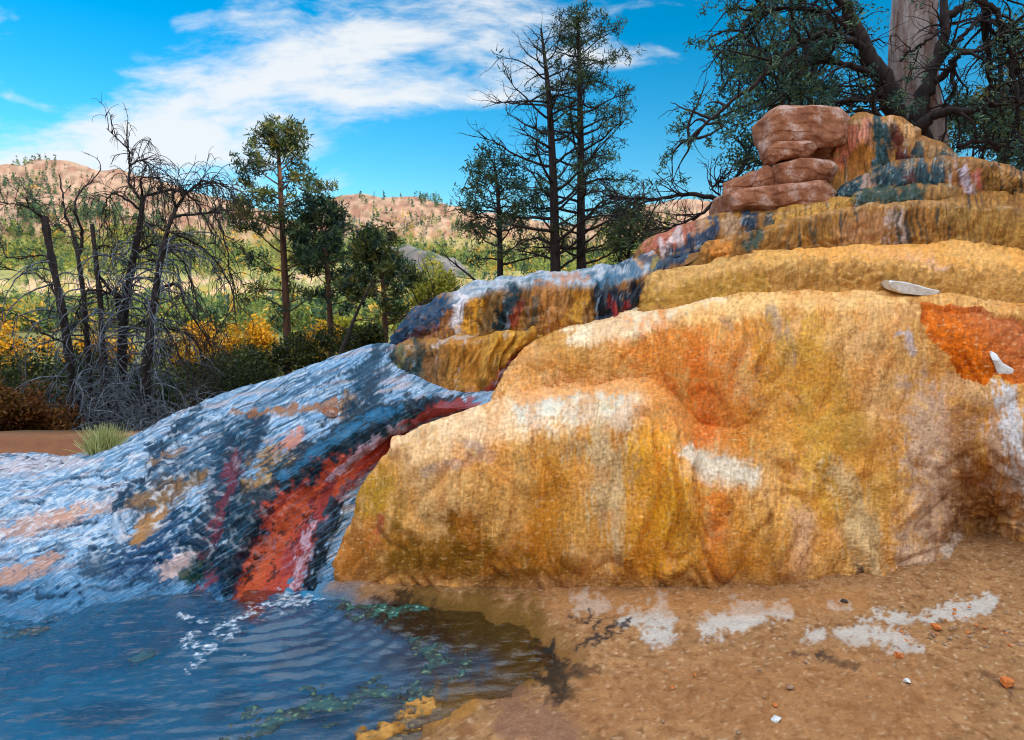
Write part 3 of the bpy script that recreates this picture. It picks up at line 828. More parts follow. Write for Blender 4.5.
TOPSTEP = net(
    [(882, 174, 7.5), (884, 162, 7.5), (888, 148, 7.5), (894, 140, 7.7)],
    [(892, 174, 7.25), (893, 160, 7.28), (898, 144, 7.36), (905, 137, 7.6)],
    [(917, 172, 7.15), (917, 158, 7.18), (918, 143, 7.28), (920, 136, 7.6)],
    [(945, 172, 7.2), (945, 161, 7.23), (942, 150, 7.33), (940, 141, 7.6)],
    [(966, 176, 7.4), (962, 168, 7.42), (956, 158, 7.5), (950, 148, 7.7)])
TOPCAP = net(
    [(806, 205, 8.0), (808, 170, 8.0), (815, 135, 8.1), (830, 120, 8.3)],
    [(816, 216, 7.36), (820, 175, 7.42), (836, 130, 7.62), (848, 117, 7.9)],
    [(838, 208, 7.28), (844, 155, 7.34), (854, 121, 7.5), (860, 113, 7.8)],
    [(880, 178, 7.22), (880, 147, 7.28), (880, 121, 7.42), (882, 114, 7.7)],
    [(906, 168, 7.28), (905, 147, 7.33), (903, 124, 7.47), (900, 116, 7.7)],
    [(928, 164, 7.5), (924, 150, 7.5), (917, 131, 7.6), (910, 121, 7.8)])
WETT = net(
    [(366, 384, 7.0), (370, 372, 7.0), (374, 362, 7.05), (380, 351, 7.1), (386, 342, 7.25), (391, 334, 7.5), (398, 340, 8.0)],
    [(396, 358, 6.6), (400, 344, 6.65), (404, 332, 6.7), (412, 320, 6.8), (418, 313, 7.0), (424, 305, 7.25), (430, 310, 7.8)],
    [(438, 346, 6.3), (440, 332, 6.35), (445, 319, 6.4), (455, 304, 6.5), (465, 296, 6.8), (472, 287, 7.2), (480, 292, 7.8)],
    [(480, 342, 6.1), (481, 330, 6.15), (484, 311, 6.2), (492, 290, 6.32), (510, 284, 6.8), (525, 276, 7.3), (530, 282, 7.8)],
    [(540, 340, 5.95), (540, 328, 6.0), (541, 309, 6.05), (545, 287, 6.2), (560, 280, 6.8), (575, 271, 7.3), (580, 278, 7.9)],
    [(590, 340, 5.9), (590, 328, 5.95), (591, 308, 6.0), (595, 285, 6.15), (605, 276, 6.7), (615, 265, 7.2), (620, 272, 7.8)],
    [(630, 332, 5.95), (630, 318, 6.0), (632, 298, 6.06), (636, 278, 6.25), (642, 263, 6.7), (650, 249, 7.1), (655, 252, 7.6)],
    [(680, 300, 6.4), (680, 285, 6.45), (682, 272, 6.5), (686, 257, 6.6), (695, 248, 6.9), (705, 236, 7.2), (710, 240, 7.6)])
BROWNT = net(
    [(345, 424, 6.2), (352, 410, 6.25), (366, 386, 6.35), (380, 360, 6.6), (400, 344, 7.0)],
    [(374, 424, 5.75), (380, 408, 5.82), (390, 382, 5.93), (402, 352, 6.12), (420, 339, 6.55)],
    [(424, 424, 5.5), (426, 410, 5.57), (431, 382, 5.68), (440, 345, 5.85), (455, 335, 6.35)],
    [(470, 420, 5.42), (472, 405, 5.5), (478, 373, 5.62), (488, 339, 5.8), (500, 331, 6.3)],
    [(500, 398, 5.6), (502, 378, 5.68), (508, 360, 5.78), (525, 338, 5.9), (540, 330, 6.2)],
    [(540, 380, 5.95), (545, 365, 6.0), (560, 350, 6.05), (590, 333, 6.1), (600, 328, 6.3)])
BUMPS = [([(425, 410, 7), (385, 424, 12), (345, 446, 15), (300, 476, 18), (262, 512, 17), (240, 560, 14), (228, 600, 12)], .10),
    ([(400, 440, 6), (362, 460, 9), (330, 484, 13), (300, 520, 20), (285, 550, 20)], -.05), ([(340, 505, 5), (326, 540, 6), (312, 590, 6)], .05),
    ([(300, 448, 12), (270, 466, 14), (250, 482, 9)], .08), ([(205, 470, 8), (175, 486, 12), (150, 500, 12), (118, 528, 8)], .09),
    ([(236, 440, 7), (226, 490, 8), (208, 545, 10), (190, 575, 8)], -.05), ([(212, 408, 8), (170, 445, 8), (152, 474, 7)], .05),
    ([(198, 412, 3), (160, 448, 4), (140, 482, 5)], -.05), ([(172, 568, 8), (186, 564, 10)], .05), ([(390, 350, 8), (372, 380, 9), (350, 405, 10), (315, 425, 10)], .06)]
APRON = [
    [PZ(-420, 760, -.25), PZ(-420, 625, -.03), PZ(-400, 570, .02), PZ(-390, 510, .05), PZ(-370, 475, .07), PZ(-340, 459, .10), PZ(-330, 452, .0)],
    [PZ(-60, 750, -.25), PZ(-50, 612, -.03), PZ(-50, 562, .03), PZ(-40, 505, .06), PZ(-20, 475, .08), PZ(0, 460, .10), PZ(5, 453, .0)],
    [PZ(60, 730, -.25), PZ(66, 600, -.03), PZ(66, 558, .04), PZ(74, 502, .08), PZ(84, 472, .12), PZ(98, 453, .15), PZ(105, 447, .0)],
    [PZ(150, 700, -.25), PZ(150, 588, -.03), PZ(150, 540, .09), PZ(158, 490, .20), PZ(176, 450, .32), PZ(197, 408, .50), PZ(203, 405, .2)],
    [PZ(212, 680, -.25), PZ(215, 590, -.04), PZ(222, 530, .20), PZ(243, 470, .42), PZ(265, 424, .60), PZ(288, 377, .80), PZ(294, 378, .5)],
    [PZ(258, 640, -.18), PZ(262, 592, -.05), PZ(280, 515, .28), PZ(308, 458, .56), PZ(330, 405, .78), PZ(345, 354, 1.05), P(352, 358, 7.8)],
    [PZ(300, 640, -.18), PZ(304, 594, -.05), PZ(326, 510, .30), PZ(362, 446, .62), PZ(378, 398, .88), P(386, 345, 7.0), P(392, 350, 7.8)],
    [PZ(345, 640, -.18), PZ(350, 594, -.05), PZ(370, 510, .25), PZ(408, 440, .60), PZ(440, 408, .85), P(450, 380, 6.2), P(460, 360, 7.0)],
    [PZ(420, 640, -.2), PZ(430, 600, -.1), PZ(440, 520, .2), PZ(470, 435, .6), PZ(500, 405, .85), P(520, 380, 6.2), P(520, 350, 7.0)]]

def foot(c):
    a = project(np.array([c[1]]))
    x, y = float(a[0][0]), float(a[1][0]); Y = c[1][1]
    return [P(x, y + 36, Y - .20), P(x, y - 7, Y + .005)] + c[2:]
DOME_F = [foot(c) if 2 <= i <= 12 else c for i, c in enumerate(DOME)]
terrace('apron', APRON, 'apron', 3, flute=.0, lump=.03, fine=.004, rough=.012, step=1.05, label='pale blue and white wet apron with a dark algae bank and a red waterfall')
terrace('lower_dome', DOME_F, 'dome', 5, flute=.042, lump=.035, fine=.0042, ffreq=5, step=1.05, label='smooth orange and yellow lower dome with a white mineral patch')
terrace('upper_dome', UPPER, 'upper_dome', 4, flute=.03, lump=.03, fine=.0042, ffreq=5, step=1.05, label='orange upper dome with a cream top and a flaked rust hollow')
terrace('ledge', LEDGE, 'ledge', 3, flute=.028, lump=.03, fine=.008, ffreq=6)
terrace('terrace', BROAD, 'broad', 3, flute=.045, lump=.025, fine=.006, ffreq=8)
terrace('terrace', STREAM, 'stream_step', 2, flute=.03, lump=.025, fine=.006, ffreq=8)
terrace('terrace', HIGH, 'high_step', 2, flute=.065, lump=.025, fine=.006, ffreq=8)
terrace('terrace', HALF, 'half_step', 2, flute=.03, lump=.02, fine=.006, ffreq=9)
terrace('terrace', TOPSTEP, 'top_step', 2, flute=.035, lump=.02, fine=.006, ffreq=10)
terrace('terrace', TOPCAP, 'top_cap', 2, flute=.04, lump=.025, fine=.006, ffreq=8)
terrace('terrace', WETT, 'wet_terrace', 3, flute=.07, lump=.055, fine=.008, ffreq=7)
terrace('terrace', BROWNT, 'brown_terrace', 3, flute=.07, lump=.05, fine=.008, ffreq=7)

# far side of the mound (behind the crest)
def back_slope():
    xs = np.linspace(-2.5, 9, 150); ys = np.linspace(5.6, 13, 100)
    X, Yy = np.meshgrid(xs, ys, indexing='ij')
    z = 2.75 * np.exp(-(((X - 3.6) / 2.3) ** 2 + ((Yy - 8.4) / 1.9) ** 2) ** 1.3) \
        + 1.25 * np.exp(-(((X - .6) / 1.4) ** 2 + ((Yy - 8.3) / 1.3) ** 2) ** 1.3) - .1
    v = np.stack([X, Yy, z], 2).reshape(-1, 3)
    v[:, 2] += .06 * fbm3(v * 1.7, 4)
    p = Painter(v, lin(176, 130, 84))
    mesh('back_slope', v, gridfaces(150, 100), M_ROCK, mound, True, p.c, {'wet': p.wet})
back_slope()

# ------------------------------------------------------------------ ground
POOLPX = [(-900, 560), (-300, 556), (0, 550), (150, 545), (230, 560), (320, 592), (400, 597), (470, 603), (525, 618), (560, 645), (545, 668), (500, 688), (455, 700), (420, 716), (395, 745), (330, 900), (-900, 1100)]
POOL = np.array([PZ(x, y, 0)[:2] for x, y in POOLPX])
def poly_sd(X, Y, poly):
    d = np.full(X.shape, 9e9); n = len(poly)
    for i in range(n):
        a, b = poly[i], poly[(i + 1) % n]
        e = b - a; t = np.clip(((X - a[0]) * e[0] + (Y - a[1]) * e[1]) / (e @ e), 0, 1)
        d = np.minimum(d, np.hypot(X - a[0] - t * e[0], Y - a[1] - t * e[1]))
    ins = poly_in(X, Y, [tuple(q) for q in poly])
    return np.where(ins, d, -d)

def axis(lo, hi, h, far_lo, far_hi, g=1.18):
    a = list(np.arange(lo, hi, h))
    s = h
    while a[-1] < far_hi: s *= g; a.append(a[-1] + s)
    s = h; b = [lo]
    while b[-1] > far_lo: s *= g; b.append(b[-1] - s)
    return np.array(b[1:][::-1] + a)

WATER_Z = -.045
def build_ground():
    xs = axis(-3.2, 3.4, .0125, -3500, 3500); ys = axis(2.0, 4.6, .0125, -1500, 4200)
    X, Yy = np.meshgrid(xs, ys, indexing='ij')
    x, y = X.ravel(), Yy.ravel()
    near = (np.abs(x) < 6) & (y > 0) & (y < 9)
    sd = np.full(len(x), -5.0)
    sd[near] = poly_sd(x[near], y[near], POOL)
    wob = np.zeros(len(x)); wob[near] = fbm2(x[near] * 5, y[near] * 5, 3)
    sdw = sd + .06 * wob
    z = -.17 * sstep(-.05, .55, sdw) - .045 * sstep(-.12, .04, sdw)
    # lay of the land
    z = z + .012 * np.where(near, fbm2(x * 2.2, y * 2.2, 4), 0) + .007 * np.where(near, fbm2(x * 15, y * 15, 4), 0)
    z = z + .10 * sstep(.0, 3.5, x) * sstep(2.4, 4.2, y) * (np.abs(x) < 50)
    # earth bank at the far edge of the pale flat
    bank = sstep(6.7, 7.15, y + .15 * fbm2(x * 1.3, y * 1.3, 2)) * sstep(-1.5, -4.2, x - .0)
    z = z + .16 * bank * sstep(60, 20, y)
    z = z + np.interp(y, [7.3, 8.2, 11.5, 22, 30, 60, 130, 5000], [0, -.12, -.9, -2.5, -2.9, -5.0, -9, -30])
    z = z + np.where(np.abs(x) + np.abs(y) < 200, .10 * fbm2(x * .35, y * .35, 3) * sstep(7.2, 10, y), 0)
    v = np.stack([x, y, z], 1)
    p = Painter(v, lin(158, 118, 80))
    far = y > 6.6
    na = np.where(near, p.na, 0)
    def blend(rgb, m):
        m = np.clip(m, 0, 1)[:, None]; p.c = p.c * (1 - m) + lin(*rgb) * m
    d1 = fbm2(x * 3.1, y * 3.1, 4); d2 = fbm2(x * 14, y * 14, 3); d3 = fbm2(x * 40, y * 40, 2)
    blend((176, 134, 92), sstep(-.1, .5, d1) * .7)
    blend((126, 82, 46), sstep(.05, .55, d2) * .55)
    blend((196, 150, 106), sstep(.3, .7, d3) * .5)
    blend((104, 68, 42), sstep(.3, .65, fbm2(x * 26 + 5, y * 26, 3)) * .65); blend((222, 196, 164), sstep(.5, .75, fbm2(x * 34 + 25, y * 34, 2)) * .5)
    # wet margin and pool floor
    m = sstep(-.16, .02, sdw)
    blend((128, 90, 44), m * .9); p.wet = np.maximum(p.wet, sstep(-.12, 0, sdw) * .8)
    blend((84, 62, 26), sstep(.0, .25, sdw) * .8)
    blend((6, 128, 178), sstep(.12, .5, sdw + .1 * d1 + .45 * sstep(-.1, -1.2, x)) * .95)
    blend((4, 58, 98), sstep(0, .5, fbm2(x * 2.3, y * 3.1, 4)) * sstep(.2, .5, sdw) * .6)
    T = p.paint
    R = dict(rag=1.3, soft=.9)
    K = dict(streak=.5, ang=10, across=5, along=40)
    # brown shallows under the dome
    T([(430, 612, 30), (500, 632, 40), (520, 660, 26)], (104, 76, 26), .8, .7, rag=.6, soft=.8)
    T([(400, 620, 26), (430, 640, 22)], (44, 30, 18), .85, .7, rag=.8, soft=.6)
    # white mineral patches
    for pts in ([(578, 606, 8), (600, 604, 9)], [(626, 620, 6), (655, 614, 12), (668, 620, 8)], [(655, 638, 8), (678, 634, 5)],
                [(708, 628, 9), (735, 620, 14), (770, 610, 10), (790, 614, 5)], [(815, 636, 6), (822, 633, 4)],
                [(845, 630, 7), (870, 634, 10), (900, 644, 8), (920, 650, 4)], [(880, 616, 4), (925, 620, 5), (940, 614, 5)],
                [(960, 610, 8), (990, 600, 8)], [(830, 606, 3), (850, 608, 3)]):
        T(pts, (202, 202, 200), .75, .15, **R)
    # dry tan wash below the dome
    T([(560, 600, 14), (680, 604, 12), (860, 600, 12)], (178, 124, 72), .5, soft=.9)
    # black algae stains
    T([(546, 655, 10), (556, 678, 16), (560, 692, 14)], (32, 30, 26), .9, .8, rag=1.0, soft=.5)
    T([(552, 640, 3), (550, 655, 5)], (30, 28, 26), .9, .8, rag=.9)
    T([(578, 672, 8), (596, 670, 4)], (44, 38, 32), .8, .6, rag=1.0)
    for pts in ([(590, 612, 2), (586, 624, 1.5)], [(600, 620, 1.6), (594, 630, 1.2)], [(618, 622, 2), (606, 632, 1.4), (590, 640, 1.6), (575, 650, 2)],
                [(632, 618, 1.5), (614, 634, 1.5), (596, 644, 2)], [(584, 622, 3.4)], [(570, 615, 2.4)]):
        T(pts, (44, 40, 44), .9, .4, rag=.7)
    T([(795, 654, 2), (820, 656, 4), (840, 662, 3.5), (862, 668, 1.6)], (48, 42, 40), .85, .3, rag=1.1, streak=.5, ang=15)
    T([(985, 675, 3), (1010, 690, 4)], (96, 66, 50), .7, rag=1)
    T([(520, 720, 26), (560, 735, 20)], (132, 96, 78), .7, .6, rag=.7, soft=.9)
    T([(430, 715, 10), (470, 705, 10)], (176, 124, 58), .8, .5, rag=.8)
    T([(600, 700, 30), (720, 700, 40), (900, 720, 60)], (166, 114, 70), .4, soft=.9)
    # far things: earth bank, litter, field
    bk = sstep(6.5, 6.8, y) * (y < 60)
    blend((132, 88, 62), bk * sstep(7.9, 7.4, y))
    blend((74, 58, 38), sstep(7.6, 8.2, y) * (y < 4000) * .95)
    blend((120, 96, 40), sstep(8, 9, y) * sstep(.0, .5, fbm2(x * .8, y * .8, 3)) * .6)
    blend((92, 98, 50), sstep(30, 60, y))
    p.wet[far] = 0
    p.c *= np.where(far, 1.0, .94)[:, None]
    o = mesh('ground', v, gridfaces(len(xs), len(ys)), M_DIRT, None, True, p.c, {'wet': p.wet})
    tag(o, kind='structure')
build_ground()

# ------------------------------------------------------------------ water
def water_mat():
    m, nt, b = newmat('pool_water')
    b.inputs['Base Color'].default_value = (.75, .92, .97, 1)
    b.inputs['Roughness'].default_value = .03
    b.inputs['IOR'].default_value = 1.6
    b.inputs['Transmission Weight'].default_value = 1
    tc = N(nt, 'ShaderNodeTexCoord').outputs['Object']
    n = noise_node(nt, mapping(nt, tc, (1, 2.2, 1), (0, 0, .3)), 26, 4, .6)
    bp = N(nt, 'ShaderNodeBump'); bp.inputs['Strength'].default_value = .35; bp.inputs['Distance'].default_value = .01
    L(nt, n, bp.inputs['Height']); L(nt, bp.outputs[0], b.inputs['Normal'])
    return m
FALL = np.array(PZ(275, 600, 0)[:2])
def build_water():
    xs = np.arange(-4.2, .75, .011); ys = np.arange(1.2, 4.6, .011)
    X, Yy = np.meshgrid(xs, ys, indexing='ij'); x, y = X.ravel(), Yy.ravel()
    r = np.hypot(x - FALL[0], y - FALL[1])
    ph = r * 2 * math.pi / .10 + 3.5 * fbm2(x * 2, y * 2, 3)
    dirw = sstep(-.3, .8, (x - FALL[0]) / (r + .05) + .3)
    amp = .0062 * np.exp(-r / 1.1) * (.35 + dirw) * np.clip(.7 + 1.3 * noise2(x * 2.3 + 3, y * 2.3), 0, 1.6)
    z = WATER_Z + amp * np.sin(ph)
    z += .0048 * fbm2(x * 5 + y * 2, y * 13 - x * 2, 4) + .0022 * fbm2(x * 22, y * 46, 2) * (.25 + .75 * np.exp(-r / 1.0)) * np.clip(.8 + 1.1 * noise2(x * 1.1, y * 1.6 + 5), .25, 1.7)
    z += .008 * np.exp(-(r / .28) ** 2) * fbm2(x * 20, y * 20, 3)
    v = np.stack([x, y, z], 1)
    o = mesh('pool_water', v, gridfaces(len(xs), len(ys)), water_mat())
    tag(o, kind='structure')
build_water()

def blob_sheet(name, paths, mat, z0, thick, rgbs, label, cat, kind=None, group=None, thr=.12, cell=.008, rag=1.5, parent=None, freq=1.0):
    """ragged low mat following strokes given where they lie on the pool"""
    pts = [[(*PZ(x, y, z0)[:2], 1.5 * r * PZ(x, y, z0)[1] / F) for x, y, r in p] for p in paths]
    allp = [q for p in pts for q in p]
    R = max(q[2] for q in allp) * 3.0
    xs = np.arange(min(q[0] for q in allp) - R, max(q[0] for q in allp) + R, cell)
    ys = np.arange(min(q[1] for q in allp) - R * 2, max(q[1] for q in allp) + R * 2, cell)
    X, Yy = np.meshgrid(xs, ys, indexing='ij'); x, y = X.ravel(), Yy.ravel()
    best = np.full(len(x), 9e9)
    for p in pts:
        if len(p) == 1: p = p * 2
        for (x0, y0, r0), (x1, y1, r1) in zip(p[:-1], p[1:]):
            dx, dy = x1 - x0, y1 - y0; t = np.clip(((x - x0) * dx + (y - y0) * dy) / (dx * dx + dy * dy + 1e-9), 0, 1)
            rr = r0 + t * (r1 - r0)
            best = np.minimum(best, np.hypot(x - x0 - t * dx, (y - y0 - t * dy) / 1.9) / rr)
    val = 1 - best + rag * (fbm2(x * 9 * freq, y * 9 * freq, 4) * .8 + .5 * fbm2(x * 34 * freq, y * 34 * freq, 2))
    h = sstep(thr, thr + .5, val)
    thick *= .45
    z = z0 - .012 + (thick + .012) * h + thick * .9 * fbm2(x * 40, y * 40, 3) * h
    keep = val > thr
    f = gridfaces(len(xs), len(ys))
    f = f[keep[f].any(axis=1)]
    used = np.unique(f); rem = np.zeros(len(x), np.int64); rem[used] = np.arange(len(used))
    v = np.stack([x, y, z], 1)[used]
    t = np.clip(.5 + .8 * fbm2(x * 12, y * 12, 3)[used], 0, 1)[:, None]
    c = lin(*rgbs[0]) * (1 - t) + lin(*rgbs[1]) * t
    sp = sstep(.45, .7, fbm2(x * 40 + 7, y * 40, 2)[used])[:, None] * .7
    c = c * (1 - sp) + lin(*rgbs[2]) * sp
    o = mesh(name, v, rem[f], mat, parent, True, c, {'wet': np.full(len(v), .9), 'cover': h[used]})
    return tag(o, label, cat, group, kind)

def film_mat(name, scale, lo=.62):
    """a broken film: holes where the noise thins it out"""
    m, nt, b = newmat(name)
    at_ = N(nt, 'ShaderNodeAttribute', attribute_name='col').outputs['Color']
    L(nt, at_, b.inputs['Base Color']); b.inputs['Roughness'].default_value = .55
    cov = N(nt, 'ShaderNodeAttribute', attribute_name='cover').outputs['Fac']
    tc = N(nt, 'ShaderNodeTexCoord').outputs['Object']
    n1 = noise_node(nt, tc, scale, 6, .7)
    mr = N(nt, 'ShaderNodeMapRange', interpolation_type='SMOOTHSTEP'); mr.inputs[1].default_value = lo; mr.inputs[2].default_value = lo + .34
    L(nt, math_node(nt, 'ADD', math_node(nt, 'MULTIPLY', cov, .55), n1), mr.inputs[0])
    L(nt, mr.outputs[0], b.inputs['Alpha'])
    return m
M_ALG = film_mat('algae', 55)
AL = [(10, 40, 46), (26, 82, 88), (120, 150, 110)]
GA = 'algae mats in the pool'
blob_sheet('algae_mat', [[(345, 604, 7), (390, 612, 8), (420, 608, 5)]], M_ALG, WATER_Z - .004, .012, [(14, 44, 40), (30, 92, 84), (150, 200, 180)], 'long teal algae mat at the foot of the orange dome beside the red waterfall', 'algae mat', group=GA)
blob_sheet('algae_mat', [[(415, 645, 6), (440, 658, 12), (462, 668, 7)]], M_ALG, WATER_Z - .004, .014, AL, 'round dark teal algae mat between the blue ripples and the brown shallows', 'algae mat', group=GA)
blob_sheet('algae_mat', [[(240, 725, 8), (330, 705, 11), (395, 692, 8), (430, 690, 4)]], M_ALG, WATER_Z - .004, .016, AL, 'largest dark teal algae mat along the near edge of the pool', 'algae mat', group=GA)
blob_sheet('algae_mat', [[(10, 634, 7), (45, 630, 4)]], M_ALG, WATER_Z - .004, .012, [(16, 40, 50), (40, 70, 80), (190, 150, 140)], 'dark algae mat with pinkish specks at the left end of the pool', 'algae mat', group=GA)
blob_sheet('algae_mat', [[(40, 610, 3), (90, 606, 2)]], M_ALG, WATER_Z - .004, .010, [(12, 36, 48), (26, 62, 78), (80, 110, 120)], 'thin dark algae strip near the pale flat', 'algae mat', group=GA)
blob_sheet('algae_mat', [[(140, 656, 4), (160, 652, 3)]], M_ALG, WATER_Z - .004, .008, [(12, 46, 60), (28, 80, 96), (80, 120, 130)], 'small teal algae mat alone in the middle of the blue water', 'algae mat', group=GA)
blob_sheet('algae_mat', [[(400, 722, 8), (425, 712, 7), (365, 738, 8)]], M_ROCK, WATER_Z + .003, .014, [(140, 98, 40), (190, 140, 72), (60, 80, 60)], 'crusty ochre mat on the near right shore of the pool', 'algae mat', group=GA)
blob_sheet('foam', [[(186, 638, 7), (206, 650, 10), (196, 664, 7)], [(215, 630, 6), (250, 612, 8), (282, 601, 12), (312, 598, 8)], [(236, 620, 6), (226, 640, 5)], [(180, 615, 4), (205, 622, 4)],
                    [(120, 632, 2)], [(245, 655, 2), (232, 660, 2)]], film_mat('foam', 26, .93), WATER_Z + .009, .003, [(165, 195, 222), (200, 215, 232), (225, 230, 236)], 'white foam curling on the blue water below the red waterfall', 'foam', kind='stuff', thr=.02, cell=.008, rag=1.2, freq=1.6)

# ------------------------------------------------------------------ rocks
def ico(sub):
    import bmesh
    bm = bmesh.new(); bmesh.ops.create_icosphere(bm, subdivisions=sub, radius=1)
    v = np.array([q.co[:] for q in bm.verts]); f = np.array([[q.index for q in t.verts] for t in bm.faces])
    bm.free(); return v, f
ICO = {k: ico(k) for k in (1, 2, 3, 6)}
def rock(name, cen, size, mat, label=None, cat='boulder', group=None, seed=0, sub=6, cuts=15, boxy=.5, rot=0, tilt=0, nz=.07, kind=None, cutd=(.7, .98)):
    r = np.random.default_rng(seed)
    v, f = ICO[sub]; v = v.copy()
    v = np.sign(v) * np.abs(v) ** boxy; v /= np.abs(v).max(axis=1).mean()*1.02
    for _ in range(cuts):
        n = r.normal(size=3); n /= np.linalg.norm(n); d = r.uniform(*cutd)
        ex = np.maximum(0, v @ n - d); v -= ex[:, None] * n
    v += v / (np.linalg.norm(v, axis=1)[:, None] + 1e-9) * (nz * fbm3(v * 1.6 + seed, 4) + nz * .3 * fbm3(v * 6 + seed, 3))[:, None]
    v *= np.array(size) / 2
    a, b = rot, tilt
    Ry = np.array([[math.cos(b), 0, math.sin(b)], [0, 1, 0], [-math.sin(b), 0, math.cos(b)]])
    Rz = np.array([[math.cos(a), -math.sin(a), 0], [math.sin(a), math.cos(a), 0], [0, 0, 1]])
    v = v @ Ry.T @ Rz.T
    me_o = mesh(name, v, f, mat, None, False)
    me_o.location = cen
    return tag(me_o, label, cat, group, kind)
GB = 'red boulders piled on the mound'
def brock(px, py, Y, wpx, hpx, depth, label, **k):
    s = Y / F
    return rock('boulder', P(px, py, Y), (wpx * s, depth, hpx * s), M_BOULDER, label, 'boulder', GB, **k)
def block(poly, Y, depth, label, seed, mat=None, lean=0.0, amp=1.0, name='boulder', cat='boulder', group='red boulders piled on the mound'):
    """boulder grown from its outline: rounded edges, a bulging chipped face, real depth"""
    q = np.array(poly, float); q = q.mean(0) + (q - q.mean(0)) * np.array([1.06, 1.08]); q = np.vstack([q, q[:1]])
    seg = np.linalg.norm(np.diff(q, axis=0), axis=1); cu = np.concatenate([[0], np.cumsum(seg)])
    n = 150; u = np.linspace(0, cu[-1], n, endpoint=False)
    ol = np.stack([np.interp(u, cu, q[:, 0]), np.interp(u, cu, q[:, 1])], 1)
    ol = (np.roll(ol, 1, 0) + 2 * ol + np.roll(ol, -1, 0)) / 4
    c = ol.mean(0)
    rings = [(.02, depth), (.6, depth), (.86, depth * .92), (.97, depth * .75), (1.02, depth * .45), (1.0, depth * .12), (.975, .03), (.965, .0), (.86, -.03 * amp), (.6, -.05 * amp), (.4, -.06 * amp), (.2, -.065 * amp), (.01, -.065 * amp)]
    rs = pchip(np.array(rings), np.linspace(0, len(rings) - 1, 66))
    v = np.array([[P(*(c + (o - c) * k), Y + dy + lean * (o[1] - c[1])) for o in ol] for k, dy in rs]).reshape(-1, 3)
    cen = np.array(P(*c, Y + depth * .4)); nn = v - cen; nn /= np.linalg.norm(nn, axis=1)[:, None] + 1e-9
    sh = np.array([seed * 3.1, seed * 1.7, 0])
    facet = np.abs(fbm3(v * np.array([1.9, 1.9, 3]) + sh, 2)); bed = v[:, 2] * 9 + 1.2 * fbm3(v * 2 + sh, 2); bd = bed - np.floor(bed)
    rr = np.random.default_rng(seed); vc = v - cen
    for _ in range(26):
        k = rr.normal(size=3) * np.array([1, .9, 1]); k /= np.linalg.norm(k); pj = vc @ k
        ex = np.maximum(0, pj - pj.max() * rr.uniform(.83, .98)); vc = vc - ex[:, None] * k
    v = vc + cen
    v = v + amp * nn * (.03 * (facet - .3) + .012 * fbm3(v * 9 + sh, 5) + .010 * (sstep(0, .15, bd) - bd))[:, None]
    f = gridfaces(66, n + 1); f = (f // (n + 1)) * n + (f % (n + 1)) % n
    o = mesh(name, v - cen, f, mat or M_BOULDER, None, True)
    o.location = cen
    return tag(o, label, cat, group)
block([(756,127),(766,119),(781,109),(814,108),(837,110),(847,117),(852,127),(850,141),(837,145),(814,147),(812,145),(779,146),(769,153),(766,162),(760,149)], 7.3, .85, 'largest reddish boulder on the very top of the mound', 3)
block([(768,149),(779,142),(806,141),(815,143),(814,159),(798,158),(779,161),(769,167),(765,165)], 7.18, .4, 'greyish brown slab block wedged directly under the top boulder', 8)
block([(766,150),(780,140),(850,138),(853,158),(842,180),(800,184),(770,178)], 7.5, .5, 'shadowed mauve block in the recess beneath the top boulder', 37)
block([(771,168),(779,164),(802,159),(829,161),(836,168),(833,180),(814,186),(775,190),(769,182)], 7.12, .7, 'reddish block with a chipped top under the grey slab block', 12)
block([(725,184),(753,173),(758,176),(756,198),(724,202)], 7.25, .7, 'squarish red block at the left end of the boulder pile', 25)
block([(753,176),(766,165),(776,168),(776,190),(751,197)], 7.2, .6, 'upright brown block between the squarish red block and the chipped block', 33)
block([(712,203),(720,198),(740,191),(779,185),(829,181),(837,188),(826,208),(779,216),(749,219),(716,226),(706,214)], 7.0, .9, 'long low reddish slab at the bottom of the boulder pile', 21)
block([(878,284),(892,281),(908,283),(926,288),(946,292),(938,296),(918,295),(900,293),(888,289)], 5.27, .22, 'flat pale bluish stone slab lying on the orange ledge', 41, M_PALE, amp=.25, name='stone_slab', cat='stone slab', group=None)
block([(989,351),(997,355),(1003,363),(1013,369),(1019,378),(1010,383),(1001,381),(996,370)], 4.275, .10, 'white crusted stone at the lower corner of the rust hollow', 43, M_PALE, amp=.3, name='stone_slab', cat='stone slab', group=None)
rock('stone', PZ(330, 412, .80), (.12, .08, .07), M_BOULDER, 'dark brown stone lying on the pale blue slope above the algae bank', 'stone', seed=46, sub=3)
rock('stone', P(364 + 103, 411, 5.08), (.07, .05, .045), M_PEBO, 'small orange stone beside the red stream below the brown terrace', 'stone', seed=45, sub=3)
GP = 'small stones scattered on the dirt'
def pebble(px, py, w, mat, label, seed):
    c = PZ(px, py, 0); 
    c[2] = .10 * float(sstep(0, 3.5, c[0]) * sstep(2.4, 4.2, c[1]))
    q = PZ(px, py, c[2]); s = q[1] / F * w
    q[2] += s * .18
    rock('stone', q, (s, s * .8, s * .55), mat, label, 'stone', GP, seed=seed, sub=3, cuts=10, boxy=.7, rot=seed)
pebble(1006, 685, 15, M_PEBO, 'largest orange stone on the dirt near the right edge', 51)
pebble(899, 657, 11, M_PEBO, 'orange stone on the dirt below the right white patch', 52)
pebble(936, 628, 10, M_PEBO, 'flat orange brown stone among the upper right stones on the dirt', 53)
pebble(776, 721, 11, M_PALE, 'bluish white stone nearest the bottom of the dirt', 54)
pebble(907, 682, 8, M_PALE, 'small white stone on the dirt beside an orange stone', 55)
pebble(844, 602, 7, M_DEAD, 'small dark stone against the foot of the dome', 56)
pebble(790, 688, 8, M_PEB, 'grey stone in the middle of the open dirt', 57)
